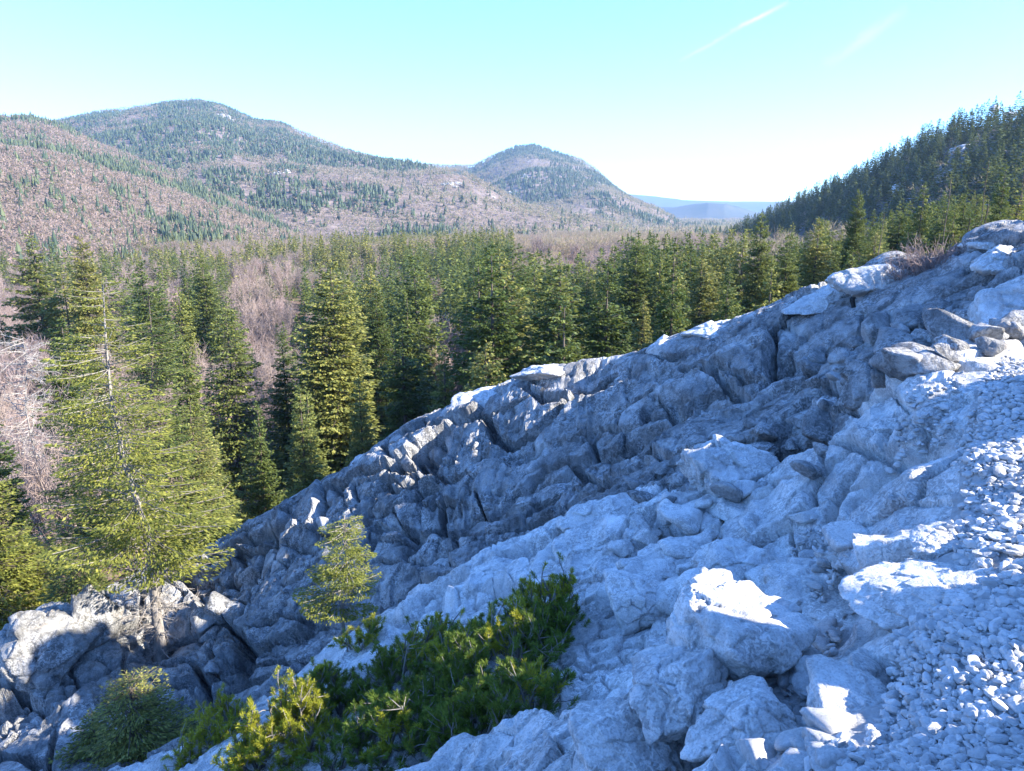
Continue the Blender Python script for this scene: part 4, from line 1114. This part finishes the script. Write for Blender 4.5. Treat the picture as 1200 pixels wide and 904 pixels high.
# grey dead spruce
b0 = pix(40, 520, 40); gz = ground(b0[0], b0[1]); Hs = pix(30, 388, 40)[2]-gz
tv, tq, pth = gnarl(Hs, .16, 5, 1, (0, 0)); a = Acc(); a.add(tv, tq)
dv, dq = dead((.25, .98), Hs, pth, 2.0, 9, 160, 6, 2.2)
o = empty('dead_spruce', (b0[0], b0[1], gz)); link('trunk', a.mesh('trunk', M['bark_grey'], True), o); link('dead_twigs', mesh_np('dead_twigs', dv, dq, M['twig_dead']), o)
tag(o, 'grey dead spruce without needles near the left edge', 'tree')

# ---------------------------------------------------------------- mountain pine
def tufts(T, D, seed, needle=.045, n=64, length=.085, wid=.0042):
    """bottle brushes of needles: T tips, D directions"""
    g = np.random.default_rng(seed); N = len(T)
    t = g.random((N, n))**.8; a = g.uniform(0, 6.28, (N, n))
    ref = np.where(np.abs(D[:, 2:3]) > .9, np.array([[1., 0, 0]]), np.array([[0, 0, 1.]])); A = unit(np.cross(D, ref)); B = np.cross(D, A)
    L = (length*g.uniform(.7, 1.3, N))[:, None]
    rad = (A[:, None]*np.cos(a)[..., None]+B[:, None]*np.sin(a)[..., None])
    base = T[:, None]-D[:, None]*(L*(1-t))[..., None]
    ang = (1.25-.75*t+g.normal(0, .15, (N, n)))[..., None]
    dr = D[:, None]*np.cos(ang)+rad*np.sin(ang)
    tip = base+dr*(needle*g.uniform(.75, 1.15, (N, n)))[..., None]
    sd_ = unit(np.cross(dr, g.normal(0, 1, (N, n, 3))))*wid*.5
    V = np.stack([base-sd_, base+sd_, tip+sd_*.5, tip-sd_*.5], 2).reshape(-1, 3)
    return V, np.arange(len(V)).reshape(-1, 4)
def pine_bush(cx, cy, rx, ry, hgt, n, seed, label, gold=.05, needle=.05, lean=(.0, .0), twig=0):
    g = np.random.default_rng(seed); roots = []
    z0 = near_z(cx, cy); wood = Acc(); T = []; D = []; G = []
    nr = 9
    for k in range(nr):
        a = g.uniform(0, 6.28); q = g.uniform(.1, .75)**.5; roots.append((cx+rx*q*math.cos(a)*.8, cy+ry*q*math.sin(a)*.8))
    gc = [(cx+g.uniform(-.7, .7)*rx, cy+g.uniform(-.7, .7)*ry) for _ in range(max(1, int(gold*40)))]
    limbs = []
    for k in range(int(n/7)):
        a = g.uniform(0, 6.28); q = math.sqrt(g.random()); x = cx+rx*q*math.cos(a); y = cy+ry*q*math.sin(a)
        dome = (1-q*q*.75); gz = near_z(x, y); zt = gz+hgt*dome*g.uniform(.35, 1.1)
        r = min(roots, key=lambda p: (p[0]-x)**2+(p[1]-y)**2+g.uniform(0, .1)); rz = near_z(*r)
        p0 = np.array((r[0], r[1], rz-.03)); p2 = np.array((x, y, zt)); p1 = p0*.45+p2*.55+np.array((0, 0, -.12*hgt)); p1[:2] += g.normal(0, .04, 2)
        t = np.linspace(0, 1, 6)[:, None]; pp = p0*(1-t)**2+2*p1*t*(1-t)+p2*t*t
        wood.add(*tube(pp, .014*(1.1-t[:, 0])+.003, 5))
        m = int(g.integers(5, 10))
        for j in range(m):
            s = g.uniform(.5, 1.0); bp = p0*(1-s)**2+2*p1*s*(1-s)+p2*s*s
            dr = unit(unit(p2-p1)*.7+np.array((0, 0, .45))+g.normal(0, .6, 3)); l = g.uniform(.06, .20)
            tip = bp+dr*l; dt = unit(dr+np.array((0, 0, .35)))
            wood.add(*tube(np.array([bp, bp*.5+tip*.5+g.normal(0, .006, 3), tip]), np.array([.005, .004, .003]), 4))
            T.append(tip); D.append(unit(dt+g.normal(0, .35, 3)))
            gg = min((tip[0]-c[0])**2+(tip[1]-c[1])**2 for c in gc)
            G.append(g.random() < (gold*1.0 if gold > .4 else 0)+(.8 if gg < .050 and zt-gz > hgt*.35 and gold > .01 else 0))
    T = np.array(T); D = np.array(D); G = np.array(G)
    o = empty('mountain_pine', (0, 0, 0))
    v, q = tufts(T[~G], D[~G], seed, needle, 84); link('foliage', mesh_np('foliage', v, q, M['pine']), o)
    if G.any():
        v, q = tufts(T[G], D[G], seed+1, needle, 80); f = link('sun_tinted_tips', mesh_np('sun_tinted_tips', v, q, M['pine_suntint']), o); f['label'] = 'pine tips tinted sunlit yellow'  # upper tufts coloured as if the sun caught them
    if twig:
        for k in range(twig):
            a = g.uniform(-.5, 3.6); s = roots[k % nr]; p = np.array((s[0], s[1], near_z(*s)+.05)); pts_ = [p]; d = np.array((math.cos(a), -abs(math.sin(a))*.6, .35))
            for j in range(6): d = unit(d+g.normal(0, .25, 3)+np.array((0, 0, .02))); p = p+d*.10; pts_.append(p)
            wood.add(*tube(np.array(pts_), np.linspace(.011, .002, 7), 5))
    link('stem', wood.mesh('stem', M['bark_grey'], True), o)
    for ch in o.children: pass
    base = Vector((cx, cy, z0)); o.location = base
    for ch in o.children: ch.location = -base
    tag(o, label, 'pine bush', 'mountain pine bushes on the near rocks'); return o
def gp(u, v): h = hit(u, v); return (h[0], h[1]) if h else pix(u, v, 6)[:2]
for (u, v, rx, ry, hg, n, gold, lb, tw) in [
    (580,785,.74,.8,.52,900,.20,'large dark green mountain pine bush with a few yellow tips, middle of the near rocks',0),
    (640,735,.36,.40,.55,260,.06,'upright dark pine bush at the upper right of the large one',0),
    (480,800,.6,.6,.48,520,.22,'dark pine bush with sun-tinted yellow tips left of the large one',0),
    (450,885,.65,.55,.40,600,.03,'low dark green pine bush at the bottom, between the yellow one and the large one',0),
    (335,880,.52,.48,.60,520,.92,'bright yellow green pine bush at the bottom with bare curved twigs',12),
    (250,868,.48,.45,.55,400,.9,'yellow green pine bush at the bottom beside the dense fir shrub',4),
    (585,850,.5,.45,.42,460,.04,'low dark pine bush at the bottom directly below the large one',0),
    (370,835,.5,.45,.36,330,.06,'sparse dark pine bush above the bright yellow green one',0),
    (420,760,.24,.22,.26,80,.45,'little yellow green pine at the foot of the small wind shaped spruce',0)]:
    x, y = gp(u, v); pine_bush(x, y, rx, ry, hg, n, int(u), lb, gold, .038, twig=tw)

# ---------------------------------------------------------------- bushes on the crest
def twig_shrub(u, v, Y, R, Hh, n, seed, label, leaf=None, mat='twig'):
    g = np.random.default_rng(seed); b0 = np.array(pix(u, v, Y)); b0[2] = near_z(b0[0], b0[1])-.05
    P0 = []; P1 = []; A0 = []; tips = []
    for i in range(n):
        a = g.uniform(0, 6.28); q = g.uniform(0, .5)*R; p = np.array((math.cos(a)*q, math.sin(a)*q, 0)); d = unit(np.array((math.cos(a)*.8, math.sin(a)*.8, g.uniform(.5, 1.6)))); l = Hh*g.uniform(.6, 1.1)
        for s in range(4):
            d = unit(d+g.normal(0, .15, 3)); e = p+d*l/3.4; P0.append(p); P1.append(e); A0.append(.012*(1-s*.2))
            for k in range(3):
                f = g.random(); st = p*(1-f)+e*f; t = st+unit(d+g.normal(0, .5, 3))*l*g.uniform(.1, .3); P0.append(st); P1.append(t); A0.append(.006); tips.append(t)
            p = e
    o = empty('shrub', b0); A0 = np.array(A0)*Y/13
    vv, qq = strips(np.array(P0), np.array(P1), A0, A0*.5); link('twigs', mesh_np('twigs', vv, qq, M[mat]), o)
    if leaf:
        T = np.array(tips); U = unit(g.normal(0, 1, T.shape)); W = unit(np.cross(U, g.normal(0, 1, T.shape)))
        vv, qq = rhombs(T, U, W, np.full(len(T), leaf), np.full(len(T), leaf*.6)); link('leaves', mesh_np('leaves', vv, qq, M['leaf_rust']), o)
    tag(o, label, 'shrub'); return o
twig_shrub(1098, 318, 13.0, .75, .50, 170, 1, 'leafless grey brown shrub spreading on the crest', mat='twig')
twig_shrub(1062, 322, 13.2, .4, .35, 70, 2, 'small leafless shrub left of the spreading one on the crest', mat='twig')
twig_shrub(1072, 300, 17.5, .9, 1.25, 70, 3, 'rust leaved shrub behind the leafless shrub on the crest', leaf=.085)
for i, (u, v, Y, H_, R_, lb) in enumerate([(1150,292,15,.9,.5,'low green fir just behind the crest, left of a twin at the right edge'),(1185,285,14.5,1.0,.6,'low yellow green fir behind the crest at the right edge'),
        (1128,300,15.5,.8,.45,'low fir behind the crest right of the leafless shrub'),(1105,296,19,1.9,.6,'slender low fir above the leafless shrub'),(1150,285,22,2.4,.8,'green fir above the low twins behind the crest'),(1195,278,20,2.3,.9,'thick green fir cut off by the right edge above the crest'),(1030,310,22,1.6,.5,'pointed little fir left of the rust leaved shrub')]):
    p = pix(u, v, Y); gz = near_z(p[0], p[1]) if Y < 27 else ground(p[0], p[1]); top = p[2]+H_
    cr, wd, pth = old_spruce(60+i, max(H_, top-gz), R_, .05, .03, 26, .07, (0, 0), dens=1.8, nb=9, gaps=.08, shape=.5)
    stand('fir_tree', (p[0], p[1], gz), cr, wd, lb, 'tree', M['spruce_gold' if i % 2 else 'fir'], M['bark'])
print('rocks and bushes done')
SUN_E=4.7; SKY_E=.15; HAZE=1.0e-4; EXPO=2.05; TINT=(.57,.88,1.26)
# ================================================================ CAMERA, LIGHT, AIR
cam = bpy.data.cameras.new('camera'); co = bpy.data.objects.new('camera', cam); COL.objects.link(co)
co.location = (0, 0, 0); co.rotation_euler = (math.radians(90)-PITCH, 0, 0)
cam.sensor_width = 36; cam.lens = F/1200*36; cam.clip_start = .05; cam.clip_end = 30000
S.camera = co
az = math.radians(SUN_AZ); el = math.radians(SUN_EL)
sd = Vector((math.sin(az)*math.cos(el), math.cos(az)*math.cos(el), math.sin(el)))
sl = bpy.data.lights.new('sun', 'SUN'); sl.energy = SUN_E; sl.angle = math.radians(.53); sl.color = (1, .93, .82)
so = bpy.data.objects.new('sun', sl); COL.objects.link(so); so.rotation_euler = sd.to_track_quat('Z', 'Y').to_euler()
w = bpy.data.worlds.new('World'); S.world = w; w.use_nodes = True
nt = w.node_tree; nt.nodes.clear(); b = NB(nt)
sky = b.add('ShaderNodeTexSky', sky_type='NISHITA'); sky.sun_disc = False
sky.sun_elevation = el; sky.sun_rotation = az; sky.altitude = 1400; sky.air_density = .8; sky.dust_density = 0.0; sky.ozone_density = 3.0
# two faint high ice-cloud streaks, laid out by direction in the sky
tc = b.add('ShaderNodeTexCoord'); vec = tc.outputs['Generated']
colr = b.mix(1.0, sky.outputs[0], TINT, 'MULTIPLY')
def streak(u0, v0, u1, v1, wid, amt, colr):
    p0 = Vector(pix(u0, v0, 1)).normalized(); p1 = Vector(pix(u1, v1, 1)).normalized()
    n = p0.cross(p1).normalized(); mid = (p0+p1).normalized(); half = (p1-p0).length/2; tdir = (p1-p0).normalized()
    def dot(v):
        q = b.add('ShaderNodeVectorMath', operation='DOT_PRODUCT'); b.l.new(vec, q.inputs[0]); q.inputs[1].default_value = v; return q.outputs['Value']
    nz = b.noise(vec, 26, 5, .6, 1)
    d = b.math('ABSOLUTE', b.math('ADD', dot(n), b.math('MULTIPLY', b.math('SUBTRACT', nz, .5), wid*2.2)))
    across = b.math('SUBTRACT', 1, b.math('MINIMUM', b.math('DIVIDE', d, wid), 1))
    al = b.math('ABSOLUTE', dot(tdir)); off = mid.dot(tdir)
    al = b.math('ABSOLUTE', b.math('SUBTRACT', dot(tdir), off))
    along = b.math('SUBTRACT', 1, b.math('MINIMUM', b.math('DIVIDE', al, half), 1))
    fwd = b.math('GREATER_THAN', dot(mid), .5)
    f = b.math('MULTIPLY', b.math('MULTIPLY', b.math('MULTIPLY', across, b.math('POWER', along, .6)), fwd), b.math('MULTIPLY', nz, amt*1.6))
    return b.mix(f, colr, (6, 7.5, 9))
colr = streak(855, 38, 925, 2, .0036, .26, colr)
colr = streak(795, 72, 862, 36, .003, .14, colr)
colr = streak(965, 78, 1065, 8, .008, .10, colr)
bg = b.add('ShaderNodeBackground'); bg.inputs['Strength'].default_value = SKY_E; b.l.new(colr, bg.inputs[0])
wo = b.add('ShaderNodeOutputWorld'); b.l.new(bg.outputs[0], wo.inputs[0])
# the air
if HAZE:
    x, y0, y1, z0, z1 = 9500, -9500, 9500, -200, 480
    v = [(-x, y0, z0), (x, y0, z0), (x, y1, z0), (-x, y1, z0), (-x, y0, z1), (x, y0, z1), (x, y1, z1), (-x, y1, z1)]
    f = [(3, 2, 1, 0), (4, 5, 6, 7), (0, 1, 5, 4), (1, 2, 6, 5), (2, 3, 7, 6), (3, 0, 4, 7)]
    m, mt, out = newmat('air'); bb = NB(mt); pv = bb.add('ShaderNodeVolumePrincipled')
    pv.inputs['Density'].default_value = HAZE; pv.inputs['Color'].default_value = (.5, .74, 1, 1); pv.inputs['Anisotropy'].default_value = .2
    mt.links.new(pv.outputs[0], out.inputs['Volume'])
    ho = link('haze', mesh_np('haze', np.array(v), np.array(f), m)); tag(ho, kind='stuff')
S.render.engine = 'CYCLES'
S.cycles.max_bounces = 5; S.cycles.diffuse_bounces = 3; S.cycles.transparent_max_bounces = 4; S.cycles.volume_bounces = 0
S.view_settings.view_transform = 'Standard'; S.view_settings.look = 'None'; S.view_settings.gamma = 1; S.view_settings.exposure = EXPO
S.render.resolution_x = 1024; S.render.resolution_y = 771
